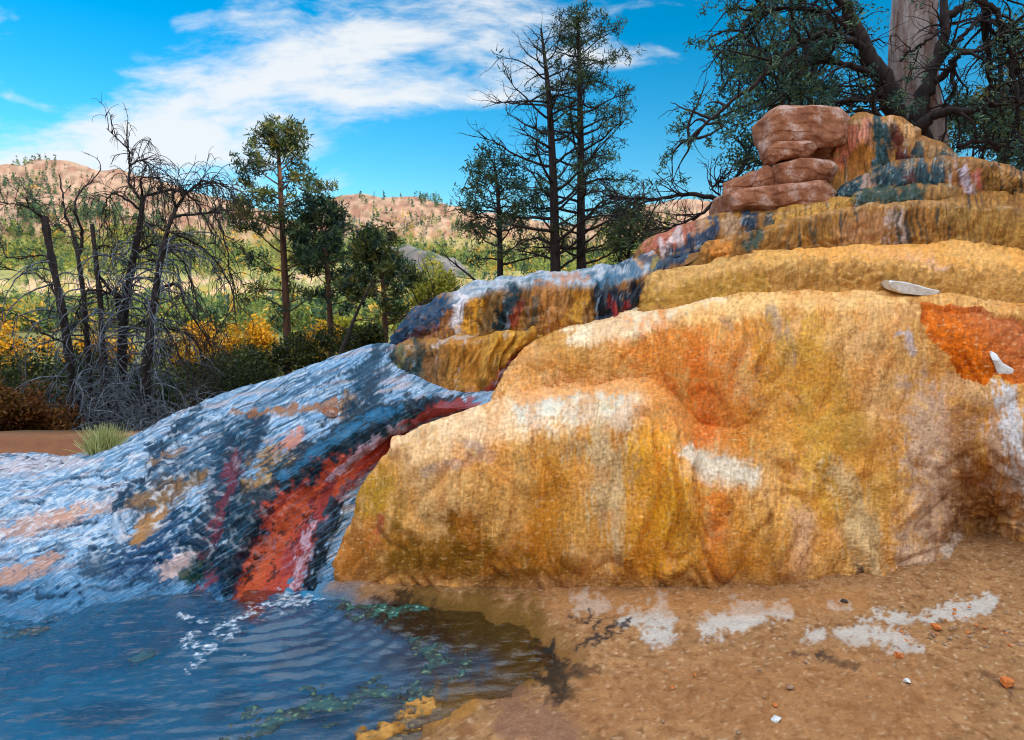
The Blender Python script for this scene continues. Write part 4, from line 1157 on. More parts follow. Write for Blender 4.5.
pebble(775, 706, 6, M_PEBO, 'small rusty stone just above the bluish white stone', 58)
for k in range(74):
    px, py = RNG.uniform(640, 1020), RNG.uniform(628, 735)
    if k > 14: px, py = RNG.uniform(900, 1022), RNG.uniform(605, 650)
    pebble(px, py, RNG.uniform(1.6, 5.0), M_PEB if RNG.random() < .7 else M_PEBO, 'tiny brown pebble on the bare dirt', 60 + k)

# ------------------------------------------------------------------ trees
class Wood:
    def __init__(s): s.v = []; s.f = []; s.n = 0
    def tube(s, pts, rad, k=6, cap=True):
        pts = np.asarray(pts, float); rad = np.asarray(rad, float); n = len(pts)
        t = np.gradient(pts, axis=0); t /= np.linalg.norm(t, axis=1)[:, None] + 1e-9
        ref = np.array([0, 0, 1.]) if abs(t[0, 2]) < .8 else np.array([1., 0, 0])
        a = np.cross(t, ref); a /= np.linalg.norm(a, axis=1)[:, None] + 1e-9
        b = np.cross(t, a)
        th = np.arange(k) * 2 * math.pi / k
        ring = pts[:, None] + rad[:, None, None] * (np.cos(th)[None, :, None] * a[:, None] + np.sin(th)[None, :, None] * b[:, None])
        i = np.arange(n - 1)[:, None] * k + np.arange(k)[None]
        j = np.arange(n - 1)[:, None] * k + (np.arange(k)[None] + 1) % k
        s.v.append(ring.reshape(-1, 3)); s.f.append(np.stack([i, j, j + k, i + k], 2).reshape(-1, 4) + s.n)
        s.n += n * k
    def build(s, name, mat, parent):
        if not s.v: return None
        return mesh(name, np.concatenate(s.v), np.concatenate(s.f), mat, parent)

class Leaves:
    def __init__(s): s.p = []; s.c = []
    def tufts(s, cen, n, spread, ln, wd, pal, up=.2, axis=None):
        """n thin leaf triangles round each centre"""
        cen = np.atleast_2d(cen); m = len(cen)
        c = np.repeat(cen, n, 0) + RNG.normal(size=(m * n, 3)) * spread
        d = RNG.normal(size=(m * n, 3)); d[:, 2] += up
        if axis is not None: d += np.repeat(np.atleast_2d(axis), n, 0)
        d /= np.linalg.norm(d, axis=1)[:, None]
        w = np.cross(d, RNG.normal(size=(m * n, 3))); w /= np.linalg.norm(w, axis=1)[:, None] + 1e-9
        l = ln * RNG.uniform(.6, 1.3, (m * n, 1)); ww = wd * RNG.uniform(.7, 1.3, (m * n, 1))
        q = np.stack([c - w * ww, c + w * ww, c + d * l + w * ww * .4, c + d * l - w * ww * .4], 1)
        s.p.append(q)
        pal = np.array([lin(*x) for x in pal])
        tone = np.repeat(RNG.integers(0, len(pal), m), n)
        cc = pal[tone] * RNG.uniform(.7, 1.3, (m * n, 1))
        s.c.append(np.repeat(cc, 4, 0))
    def build(s, name, mat, parent, kind=None):
        if not s.p: return None
        q = np.concatenate(s.p); v = q.reshape(-1, 3)
        f = np.arange(len(v)).reshape(-1, 4)
        o = mesh(name, v, f, mat, parent, False, np.concatenate(s.c))
        return o

def wander(p0, d, length, n, jit=.15, grav=0.0, lift=0.0):
    """a crooked branch: start, direction, length; grav bends it down along the way"""
    p = np.array(p0, float); d = np.array(d, float); d /= np.linalg.norm(d)
    out = [p.copy()]; st = length / n
    for i in range(n):
        t = i / n
        d = d + RNG.normal(size=3) * jit + np.array([0, 0, -grav * t + lift * (1 - t)])
        d /= np.linalg.norm(d)
        p = p + d * st; out.append(p.copy())
    return np.array(out)

def taper(n, r0, r1, pw=1.0): return r0 + (r1 - r0) * np.linspace(0, 1, n) ** pw

def at(path, t):
    x = t * (len(path) - 1); i = min(int(x), len(path) - 2); f = x - i
    return path[i] * (1 - f) + path[i + 1] * f, path[i + 1] - path[i]

PINE = [(44, 72, 56), (60, 88, 58), (82, 102, 56), (40, 66, 60)]
PINELIT = [(70, 88, 40), (100, 106, 46), (120, 114, 50)]

def smooth_path(pts, n=24):
    A = np.array([P(*q) for q in pts]); return catmull(A, np.linspace(0, len(A) - 1, n))

def pine(name, label, cat, trunk, r0, r1, lens, t0, nbr, sub, tuft_n, pal, bark_m=None, ln=.16, wd=.022, elev=(.0, .5), grav=.12, foliage=1.0, twig=2, bare_low=0.0, clump=.16, group=None, dead_below=0.25, side=None):
    path = smooth_path(trunk, 30) if not isinstance(trunk, np.ndarray) else trunk
    root = empty(name, tuple(path[0])); tag(root, label, cat, group)
    tr = Wood(); tr.tube(path, taper(len(path), r0, r1), 9); tr.build('trunk', bark_m or M_BARK, root)
    br, lv = Wood(), Leaves()
    H_ = path[-1][2] - path[0][2]
    for i in range(nbr):
        t = t0 + (1 - t0) * (i + RNG.random()) / nbr
        p, d = at(path, min(t, .995))
        az = i * 2.39996 + RNG.uniform(-.5, .5)
        if side is not None and RNG.random() < .7: az = side + RNG.uniform(-.9, .9)
        le = np.interp(t, [q[0] for q in lens], [q[1] for q in lens]) * RNG.uniform(.65, 1.2)
        e = RNG.uniform(*elev) + .5 * max(0, t - .75)
        b = wander(p, (math.cos(az), math.sin(az), e), le, 9, .12, grav, .08)
        rb = min(np.interp(t, [0, 1], [r0, r1]) * .42, .012 + .017 * le)
        br.tube(b, taper(len(b), rb, rb * .2), 5)
        dead = t < dead_below
        ns = max(2, int(sub * (le / max(q[1] for q in lens)) + 1))
        for k in range(ns):
            tt = RNG.uniform(.3, 1.0); q, dd = at(b, tt)
            dd = dd / np.linalg.norm(dd); sd = np.cross(dd, (0, 0, 1)); 
            d2 = dd * RNG.uniform(.3, 1) + sd * RNG.uniform(-1, 1) + np.array([0, 0, RNG.uniform(-.2, .6)])
            sb = wander(q, d2, le * RNG.uniform(.15, .38), 5, .2, .05)
            br.tube(sb, taper(len(sb), rb * .35, rb * .08), 4)
            if (not dead or RNG.random() < .15) and RNG.random() < foliage:
                cs = np.array([at(sb, RNG.uniform(.45, 1.0))[0] for _ in range(twig)]) + RNG.normal(size=(twig, 3)) * clump
                lv.tufts(cs, tuft_n, clump * .55, ln, wd, pal, .35)
            elif dead:
                for _ in range(2):
                    q2, d3 = at(sb, RNG.uniform(.3, 1)); tw = wander(q2, d3 + RNG.normal(size=3) * .15, le * .12, 4, .2)
                    br.tube(tw, taper(5, rb * .15, rb * .05), 3)
        if not dead and RNG.random() < foliage:
            lv.tufts(b[-3:] + RNG.normal(size=(3, 3)) * clump * .6, tuft_n, clump * .5, ln, wd, pal, .35)
    br.build('limbs', bark_m or M_BARK, root)
    lv.build('crown', M_LEAF, root)
    return root

GPN = 'pines behind the pale slope'
pine('pine_tree', 'tallest green pine left of centre with a warm lit top', 'pine tree',
     [(288, 385, 30), (287, 330, 30), (284, 260, 30), (281, 200, 30), (279, 160, 30), (278, 132, 30)], .19, .05,
     [(0, 1.0), (.3, 1.8), (.55, 2.1), (.7, 1.4), (.8, 1.3), (.92, 1.2), (1, .35)], .18, 44, 3, 19, PINE + PINELIT, ln=.2, wd=.03, elev=(-.1, .4), clump=.2, group=GPN, dead_below=.28, twig=3)
pine('pine_tree', 'shorter dark pine with a brown trunk just right of the tallest pine', 'pine tree',
     [(332, 372, 29), (330, 320, 29), (327, 270, 29), (322, 235, 29), (318, 208, 29)], .14, .04,
     [(0, .8), (.4, 1.6), (.7, 1.5), (1, .7)], .3, 26, 3, 26, PINE, ln=.2, wd=.03, clump=.19, group=GPN, twig=3, grav=.2)
pine('pine_tree', 'small bushy pine between the brown trunked pine and the yellow green tree', 'pine tree',
     [(385, 350, 27), (385, 320, 27), (383, 285, 27), (378, 260, 27), (376, 240, 27)], .13, .04,
     [(0, 1.4), (.5, 1.4), (.8, 1.0), (1, .5)], .2, 24, 3, 26, PINE + PINELIT, ln=.2, wd=.03, clump=.19, group=GPN, dead_below=.25, twig=3)
# leaning thin trunk
ll = empty('leaning_tree', P(338, 360, 25)); tag(ll, 'thin bare leaning trunk in front of the small bushy pine', 'dead tree')
w_ = Wood(); pth = smooth_path([(338, 362, 25), (348, 335, 25), (358, 310, 25), (372, 282, 25)], 14); w_.tube(pth, taper(14, .10, .03), 6)
for k in range(9):
    q, d = at(pth, RNG.uniform(.3, 1)); b = wander(q, (RNG.normal(), RNG.normal(), .5), .8, 6, .2); w_.tube(b, taper(7, .025, .006), 4)
w_.build('trunk', M_DEAD, ll)

GC = 'tall trees behind the middle of the mound'
pine('pine_tree', 'tall thinly needled green pine with a straight trunk behind the mound', 'pine tree',
     [(582, 300, 15), (581, 240, 15), (581, 170, 15), (580, 100, 15), (579, 50, 15), (578, 18, 15)], .115, .02,
     [(0, .9), (.25, 1.3), (.5, 1.25), (.75, .9), (.9, .6), (1, .15)], .12, 70, 8, 10, PINE + [(76, 94, 56)], M_DARKBARK, ln=.10, wd=.010, elev=(-.15, .35), clump=.08, group=GC, dead_below=.15, foliage=.95)
pine('dead_pine', 'tall mostly bare dead pine with upswept twigs beside the green pine', 'dead tree',
     [(556, 300, 14.6), (555, 240, 14.6), (553, 170, 14.6), (549, 100, 14.6), (545, 60, 14.6), (541, 28, 14.6)], .12, .018,
     [(0, 1.3), (.3, 1.7), (.6, 1.7), (.75, 1.2), (.88, .6), (1, .3)], .1, 52, 9, 8, PINE, M_DARKBARK, ln=.1, wd=.011, elev=(-.05, .5), grav=.06, foliage=.07, clump=.08, group=GC, dead_below=.97)
pine('pine_tree', 'short full pine standing left of the tall dead pine', 'pine tree',
     [(500, 300, 15), (500, 250, 15), (499, 215, 15), (497, 185, 15), (494, 162, 15)], .075, .02,
     [(0, 1.1), (.4, 1.1), (.7, .8), (1, .3)], .15, 34, 5, 12, PINE + [(70, 86, 44)], M_DARKBARK, ln=.11, wd=.013, clump=.1, group=GC, dead_below=.1, twig=2)
pine('pine_tree', 'low green pine partly hidden by the mound right of the tall trees', 'pine tree',
     [(626, 290, 14), (628, 262, 14), (630, 235, 14), (632, 212, 14)], .05, .015,
     [(0, .7), (.5, .7), (1, .3)], .1, 26, 5, 12, PINE + [(80, 94, 44)], M_DARKBARK, ln=.11, wd=.013, clump=.1, group=GC, dead_below=0, twig=2)

def bush(name, label, cat, px, py_base, Y, wpx, hpx, pal, n, leaf=.05, mat=None, group=None, stems=12, hollow=.45, bark_m=None, per=6, flat=1.0, twigs=0):
    base = V(px, py_base, Y); s = Y / F
    root = empty(name, tuple(base)); tag(root, label, cat, group)
    w, lv = Wood(), Leaves()
    Wd, Ht = wpx * s, hpx * s
    for k in range(stems):
        a = RNG.uniform(0, 6.283); r = RNG.uniform(0, .5) * Wd
        b = wander(base + np.array([math.cos(a), math.sin(a), 0]) * Wd * .06, (math.cos(a) * r, math.sin(a) * r, Ht * .8), Ht * RNG.uniform(.7, 1.05), 8, .16)
        w.tube(b, taper(9, .012 * Ht + .006, .003), 4)
        for _ in range(3 + twigs):
            q, d = at(b, RNG.uniform(.25, 1)); tb = wander(q, d / np.linalg.norm(d) + RNG.normal(size=3) * .6, Ht * RNG.uniform(.15, .35), 5, .2)
            w.tube(tb, taper(6, .006 * Ht + .002, .002), 3)
    # uneven lobes
    nl = 9
    lob = RNG.normal(size=(nl, 3)) * np.array([Wd * .26, Wd * .22, Ht * .2]) + np.array([0, 0, Ht * .52])
    lr = RNG.uniform(.14, .3, nl)
    cs = []
    while len(cs) < n:
        k = RNG.integers(nl); d = RNG.normal(size=3); d /= np.linalg.norm(d)
        q = lob[k] + d * lr[k] * np.array([Wd, Wd, Ht * 1.1]) * RNG.uniform(hollow, 1.0)
        if q[2] > -.02 * Ht: cs.append(base + q)
    lv.tufts(np.array(cs), per, leaf * 1.2, leaf, leaf * .45, pal, .2)
    w.build('stems', bark_m or M_DARKBARK, root)
    lv.build('foliage', mat or M_BROAD, root)
    return root
YEL = [(214, 160, 24), (226, 176, 40), (190, 130, 20), (150, 130, 40)]
DGR = [(36, 54, 26), (48, 66, 30), (60, 74, 30), (40, 50, 34)]
OLI = [(96, 96, 34), (118, 108, 36), (80, 84, 34)]
BRN = [(110, 66, 26), (140, 84, 30), (90, 56, 28), (120, 92, 34)]
YG = [(150, 150, 40), (170, 164, 50), (126, 134, 44)]
GY = 'yellow autumn shrubs on the valley floor'
for i, (px, pb, Y, w, h, lab) in enumerate([
        (8, 378, 58, 70, 46, 'yellow autumn shrub at the far left edge behind the leaning dead trunk'),
        (190, 378, 60, 60, 52, 'bright golden shrub showing through the right half of the dead tree'),
        (222, 376, 66, 40, 46, 'golden shrub right of the dead tree twigs'),
        (262, 372, 62, 46, 46, 'yellow shrub immediately left of the tallest pine'),
        (100, 375, 64, 56, 40, 'yellow shrub in the gap between the bare dead trunks'),
        (315, 358, 58, 44, 34, 'yellow shrub at the foot of the brown trunked pine'),
        (350, 350, 60, 40, 26, 'pale yellow shrub under the leaning trunk')]):
    bush('autumn_shrub', lab, 'shrub', px, pb, Y, w, h, YEL if i < 6 else YG, 520, .22, group=GY, per=5)
GD = 'dark green shrubs behind the dead trees'
for px, pb, Y, w, h, lab in [
        (40, 425, 22, 90, 82, 'dark green shrub under the leaning dead trunk'),
        (120, 420, 20, 110, 70, 'wide dark shrub in the middle behind the dead trees'),
        (205, 408, 24, 90, 66, 'dark green shrub behind the right side of the dead tree'),
        (250, 395, 25, 70, 56, 'dark shrub between the dead tree and the tallest pine'),
        (300, 380, 26, 60, 44, 'low dark green shrub below the tallest pine'),
        (355, 362, 26, 56, 40, 'dark green shrub beneath the small bushy pine'),
        (10, 420, 26, 60, 60, 'dark olive shrub at the far left')]:
    bush('shrub', lab, 'shrub', px, pb, Y, w, h, DGR + OLI[:1], 800, .085, group=GD, per=6)
GO = 'rusty shrubs by the earth bank'
for px, pb, Y, w, h, lab in [
        (5, 446, 10.4, 70, 66, 'rusty brown shrub at the left edge on the earth bank'),
        (45, 446, 10.8, 56, 50, 'smaller rusty shrub beside the weathered twigs'),
        (-40, 446, 9.6, 70, 80, 'tall rusty shrub cut by the left edge')]:
    bush('rusty_shrub', lab, 'shrub', px, pb, Y, w, h, BRN, 900, .04, group=GO, per=6, twigs=4)
bush('yellow_green_tree', 'pale yellow green tree right of the small bushy pine', 'tree', 432, 330, 45, 52, 72, YG + [(180, 170, 70)], 700, .16, per=6)

# weeping dead trees
def snag(name, label, trunk, r0, r1, limbs, mat, twigs=10, group=None, twl=.5, grav=.5, lowtw=0):
    path = smooth_path(trunk, 26)
    root = empty(name, tuple(path[0])); tag(root, label, 'dead tree', group)
    w = Wood(); w.tube(path, .62 * taper(26, r0, r1, .8) * (1 + .12 * RNG.normal(size=26)), 9); w.build('trunk', mat, root)
    b_ = Wood(); t_ = Wood()
    for pts, ra in limbs:
        A = np.array([P(*q) for q in pts]); A[1:] += RNG.normal(size=A[1:].shape) * np.array([.0, .25, .0])
        lp = catmull(A, np.linspace(0, len(A) - 1, 22)); lp[1:] += RNG.normal(size=(21, 3)) * .012
        b_.tube(lp, taper(22, ra * .9, ra * .25), 6)
        for k in range(twigs * 3):
            q, d = at(lp, RNG.uniform(.1, 1)); d = d / np.linalg.norm(d)
            s2 = wander(q, d * .8 + RNG.normal(size=3) * .5 + np.array([0, 0, .3]), twl * RNG.uniform(.5, 1.7), 11, .10, grav)
            b_.tube(s2, taper(12, max(ra * .26, .006), .0035), 4)
            for _ in range(4):
                q2, d2 = at(s2, RNG.uniform(.3, 1)); s3 = wander(q2, d2 / np.linalg.norm(d2) + RNG.normal(size=3) * .45, twl * RNG.uniform(.2, .6), 6, .16, grav)
                b_.tube(s3, taper(7, .0045, .0025), 3)
    for k in range(int(lowtw * 1.6)):
        q, d = at(path, RNG.uniform(.02, .75)); a = RNG.uniform(0, 6.283)
        s2 = wander(q, (math.cos(a), math.sin(a) - .3, RNG.uniform(-.2, .5)), RNG.uniform(.5, 1.5), 12, .17, .48)
        t_.tube(s2, taper(13, .016, .004), 4)
        for _ in range(5):
            q2, d2 = at(s2, RNG.uniform(.2, 1)); s3 = wander(q2, d2 / np.linalg.norm(d2) + RNG.normal(size=3) * .6, RNG.uniform(.2, .6), 7, .18, .4)
            t_.tube(s3, taper(8, .007, .0025), 3)
    b_.build('limbs', mat, root); t_.build('twigs', M_DEADGREY, root)
    return root
GS = 'dead trees on the earth bank'
Yd = 11.5
snag('dead_tree', 'broken dead trunk leaning left at the left end of the dead trees',
     [(78, 440, Yd), (72, 380, Yd), (64, 320, Yd), (52, 260, Yd), (44, 216, Yd)], .13, .085,
     [([(70, 345, Yd), (50, 330, Yd), (25, 318, Yd), (-5, 268 + 45, Yd)], .025), ([(62, 300, Yd), (35, 278, Yd), (10, 272, Yd), (-15, 266, Yd)], .022),
      ([(54, 262, Yd), (35, 255, Yd), (15, 258, Yd), (-5, 240, Yd)], .022), ([(46, 220, Yd), (30, 205, Yd), (12, 204, Yd), (-8, 200, Yd)], .025), ([(45, 218, Yd), (36, 207, Yd), (24, 198, Yd)], .02)], M_DEAD, 5, GS, .28, .12, 18)
snag('dead_tree', 'forked slender dead tree with two tall bare tips',
     [(92, 440, Yd + .3), (90, 380, Yd + .3), (84, 300, Yd + .3), (78, 255, Yd + .3)], .085, .05,
     [([(78, 255, Yd + .3), (66, 232, Yd + .3), (58, 205, Yd + .3), (50, 172, Yd + .3)], .04), ([(78, 258, Yd + .3), (83, 235, Yd + .3), (85, 205, Yd + .3), (88, 166, Yd + .3)], .035),
      ([(66, 232, Yd), (55, 225, Yd), (40, 220, Yd)], .018), ([(84, 300, Yd), (100, 290, Yd), (118, 288, Yd)], .018)], M_DEAD, 5, GS, .25, .1, 18)
snag('dead_tree', 'short broken dead stub between the forked tree and the weeping trees',
     [(108, 440, Yd - .2), (104, 380, Yd - .2), (101, 310, Yd - .2), (97, 270, Yd - .2), (92, 224, Yd - .2)], .1, .055,
     [([(98, 275, Yd), (112, 300, Yd), (118, 340, Yd), (125, 380, Yd)], .03), ([(95, 250, Yd), (108, 246, Yd), (118, 262, Yd)], .018)], M_DEAD, 5, GS, .3, .3, 18)
snag('dead_tree', 'weeping dead tree with a hooked crown, tallest of the dead trees',
     [(124, 440, Yd), (122, 380, Yd), (124, 320, Yd), (133, 260, Yd), (140, 225, Yd), (143, 195, Yd)], .15, .06,
     [([(142, 200, Yd), (132, 185, Yd), (126, 165, Yd), (130, 150, Yd), (118, 132, Yd)], .028), ([(142, 198, Yd), (150, 182, Yd), (158, 178, Yd), (164, 190, Yd), (168, 208, Yd)], .022),
      ([(140, 210, Yd), (125, 196, Yd), (113, 203, Yd), (109, 230, Yd)], .024), ([(143, 198, Yd), (170, 190, Yd), (190, 196, Yd), (205, 215, Yd), (215, 250, Yd)], .03),
      ([(130, 165, Yd), (142, 160, Yd), (152, 170, Yd), (158, 185, Yd)], .018), ([(134, 255, Yd), (155, 245, Yd), (180, 260, Yd), (195, 300, Yd)], .03),
      ([(126, 300, Yd), (105, 290, Yd), (90, 310, Yd), (82, 350, Yd)], .025), ([(124, 330, Yd), (150, 320, Yd), (180, 340, Yd), (195, 380, Yd)], .025)], M_DEAD, 9, GS, .5, .55, 34)
snag('dead_tree', 'weeping dead tree with a wide umbrella of drooping twigs, rightmost of the dead trees',
     [(146, 440, Yd - .3), (146, 380, Yd - .3), (152, 320, Yd - .3), (160, 265, Yd - .3), (167, 232, Yd - .3), (176, 208, Yd - .3)], .14, .05,
     [([(174, 212, Yd), (190, 195, Yd), (205, 182, Yd), (222, 186, Yd), (235, 200, Yd)], .03), ([(172, 218, Yd), (195, 205, Yd), (215, 215, Yd), (226, 245, Yd), (230, 285, Yd)], .028),
      ([(176, 208, Yd), (182, 195, Yd), (196, 186, Yd), (212, 180, Yd)], .022), ([(166, 240, Yd), (185, 235, Yd), (205, 255, Yd), (215, 300, Yd), (216, 340, Yd)], .028),
      ([(156, 290, Yd), (180, 285, Yd), (200, 310, Yd), (214, 350, Yd), (212, 390, Yd)], .028), ([(150, 330, Yd), (178, 330, Yd), (200, 356, Yd), (210, 400, Yd)], .026),
      ([(168, 232, Yd), (150, 225, Yd), (138, 245, Yd)], .02), ([(160, 268, Yd), (150, 260, Yd), (132, 280, Yd), (126, 330, Yd)], .02)], M_DEAD, 11, GS, .55, .6, 38)

# dead brush tangle at the foot of the snags
def brush(label, px, pyb, Y, wpx, n, lmax, up=1.0):
    base = V(px, pyb, Y); root = empty('dead_brush', tuple(base)); tag(root, label, 'dead brush')
    w = w2 = Wood(); Wd = wpx * Y / F
    for k in range(n):
        a = RNG.uniform(0, 6.283); q = base + np.array([RNG.uniform(-.5, .5) * Wd, RNG.uniform(-.5, .5), 0])
        ln = lmax * RNG.uniform(.45, 1.0)
        s1 = wander(q, (math.cos(a) * .8 + (q[0] - base[0]) * .9, math.sin(a) * .6 - .2, RNG.uniform(.4, 1.6) * up), ln, 15, .17, .38)
        w.tube(s1, taper(16, RNG.uniform(.012, .024), .004), 5)
        for _ in range(7):
            q2, d2 = at(s1, RNG.uniform(.15, 1)); s2 = wander(q2, d2 / np.linalg.norm(d2) + RNG.normal(size=3) * .6, ln * RNG.uniform(.15, .4), 9, .2, .4)
            w2.tube(s2, taper(10, .008, .003), 4)
            for _ in range(2):
                q3, d3 = at(s2, RNG.uniform(.2, 1)); s3 = wander(q3, d3 / np.linalg.norm(d3) + RNG.normal(size=3) * .6, ln * RNG.uniform(.06, .16), 6, .2, .3)
                w2.tube(s3, taper(7, .004, .002), 3)
    w.build('branches', M_DEAD2, root)
M_DEAD2 = bark('grey_twig', lin(54, 60, 70), lin(112, 122, 136), 20)
brush('dense tangle of bluish grey dead branches at the foot of the dead trees', 120, 446, 10.9, 120, 46, 2.1)
brush('smaller grey dead branch clump in front of the rightmost dead tree', 178, 436, 10.7, 60, 24, 1.6)
GD2 = 'dark thicket behind the dead trees'
bush('thicket', 'dark thicket right behind the foot of the dead trees', 'shrub', 95, 450, 12.6, 130, 80, DGR, 900, .05, group=GD2, per=6)
bush('thicket', 'dark thicket behind the rightmost dead tree and the pale slope', 'shrub', 180, 440, 12.8, 120, 84, DGR, 900, .05, group=GD2, per=6)
bush('thicket', 'low brownish thicket between the rusty shrubs and the dead trees', 'shrub', 45, 450, 12.4, 90, 66, BRN + DGR, 700, .05, group=GD2, per=6)

# grass clump
def grass_clump():
    base = np.array(PZ(104, 453, .14)); root = empty('grass_clump', tuple(base))
    tag(root, 'pale green bunch grass clump at the end of the earth bank', 'grass clump')
    lv = Leaves()
    n = 700; a = RNG.uniform(0, 6.283, n); r = RNG.uniform(0, .13, n)
    c = base + np.stack([np.cos(a) * r, np.sin(a) * r, np.zeros(n) - .02], 1)
    ax = np.stack([np.cos(a) * r * 5, np.sin(a) * r * 5, np.full(n, 3.2)], 1)
    lv.tufts(c, 1, .015, .24, .004, [(176, 178, 110), (150, 160, 104), (204, 202, 140)], 0, ax)
    lv.build('blades', M_BROAD, root)
grass_clump()

# ---- great juniper behind the mound top
def juniper():
    Y0 = 9.6
    root = empty('old_juniper', P(915, 220, Y0))
    tag(root, 'huge old juniper with a pale stripped trunk and twisted dark limbs behind the mound top', 'tree')
    tr = Wood()
    path = smooth_path([(922, 260, Y0), (922, 180, Y0), (920, 130, Y0), (916, 90, Y0), (914, 40, Y0), (914, 0, Y0), (912, -60, Y0), (910, -160, Y0)], 30)
    k = np.linspace(0, 1, 30); tr.tube(path, .34 - .10 * k + .10 * np.exp(-k * 9), 16)
    o = tr.build('trunk', M_STRIPPED, root); o['label'] = 'pale bark stripped trunk'
    # flute the trunk
    me = o.data; co = np.empty(len(me.vertices) * 3, np.float32); me.vertices.foreach_get('co', co); co = co.reshape(-1, 3)
    co[:, 0] += .03 * np.sin(co[:, 2] * 2 + 1); me.vertices.foreach_set('co', co.ravel())
    limbs = [
        ([(905, 150, 9.3), (893, 105, 9.1), (880, 75, 9.0), (866, 50, 9.0), (852, 20, 9.0), (838, -30, 9.0), (830, -90, 9.2)], .15),
        ([(925, 150, 9.2), (918, 115, 9.1), (930, 80, 9.1), (942, 45, 9.1), (945, 10, 9.1), (950, -60, 9.2)], .12),
        ([(868, 55, 9.0), (850, 40, 8.9), (820, 35, 8.8), (790, 50, 8.7), (765, 75, 8.7), (735, 100, 8.6), (705, 125, 8.6), (688, 145, 8.6)], .05),
        ([(862, 40, 9.0), (835, 20, 9), (805, 8, 9.2), (770, 12, 9.3), (745, 40, 9.4)], .05),
        ([(850, 10, 9.0), (815, -15, 9), (780, -10, 9.2), (752, 15, 9.3), (735, 55, 9.4)], .05),
        ([(885, 88, 9.0), (868, 98, 8.9), (845, 100, 8.9), (830, 105, 8.9)], .045),
        ([(880, 75, 9.0), (850, 66, 8.9), (820, 60, 9), (800, 72, 9.1), (785, 95, 9.2), (775, 125, 9.3)], .04),
        ([(930, 85, 9.1), (950, 70, 8.9), (960, 55, 8.8), (985, 48, 8.8), (1020, 20, 8.8)], .05),
        ([(935, 65, 9.1), (960, 40, 9), (985, 20, 9), (1030, 45, 9.1)], .04),
        ([(944, 20, 9.1), (975, 0, 9), (1000, 20, 9), (1012, 60, 9), (1025, 100, 9)], .05),
        ([(918, 128, 9.0), (940, 112, 8.8), (965, 112, 8.7), (990, 106, 8.7), (1030, 100, 8.7)], .075),
        ([(912, 140, 9.0), (890, 125, 8.8), (870, 112, 8.8), (850, 110, 8.9)], .05),
        ([(900, 60, 8.9), (925, 42, 8.7), (945, 30, 8.8)], .022),
        ([(985, -60, 9.2), (984, 0, 9.2), (985, 40, 9.2), (990, 80, 9.2), (1000, 110, 9.2)], .06),
        ([(1000, 150, 8.9), (985, 140, 8.8), (960, 148, 8.8), (1040, 145, 8.9)], .035),
        ([(838, -30, 9), (800, -60, 9.1), (760, -50, 9.2), (730, -10, 9.2)], .05),
        ([(950, 60, 9), (955, 90, 8.9), (945, 105, 8.9), (960, 125, 8.9)], .03),
        ([(1010, 60, 9), (1018, 110, 8.8), (1012, 140, 8.7)], .03),
    ]
    b_, lv = Wood(), Leaves()
    JUN = [(56, 98, 88), (72, 112, 90), (94, 124, 84), (52, 88, 88)]
    for pts, ra in limbs:
        A = np.array([P(*q) for q in pts]); lp = catmull(A, np.linspace(0, len(A) - 1, 30)); lp[1:] += RNG.normal(size=(29, 3)) * .012
        b_.tube(lp, taper(30, ra, max(ra * .25, .008)) * (1 + .1 * RNG.normal(size=30)), 7)
        ntw = int(10 + 5 * np.linalg.norm(np.diff(A, axis=0), axis=1).sum())
        for k in range(ntw):
            q, d = at(lp, RNG.uniform(.15, 1)); d = d / np.linalg.norm(d)
            if 1.0 < 8.9 * q[0] / q[1] - 3.9 < 1.7 and RNG.random() < .75: continue
            s2 = wander(q, d * .6 + RNG.normal(size=3) * .7, RNG.uniform(.3, .95), 9, .2, .18)
            b_.tube(s2, taper(10, min(ra * .4, .02), .004), 4)
            qx = 512 + 700 * q[0] / q[1]
            pf = .4 if qx < 850 else (.04 if qx < 960 else .2)
            for _ in range(4):
                q2, d2 = at(s2, RNG.uniform(.25, 1)); s3 = wander(q2, d2 / np.linalg.norm(d2) + RNG.normal(size=3) * .6, RNG.uniform(.15, .45), 6, .22, .1)
                b_.tube(s3, taper(7, .006, .0025), 3)
                if RNG.random() < pf:
                    cs = np.array([at(s3, u)[0] for u in RNG.uniform(.3, 1, 4)])
                    lv.tufts(cs, 9, .035, .055, .010, JUN, .1)
    b_.build('limbs', M_DARKBARK, root); lv.build('crown', M_LEAF, root)
    return root
juniper()

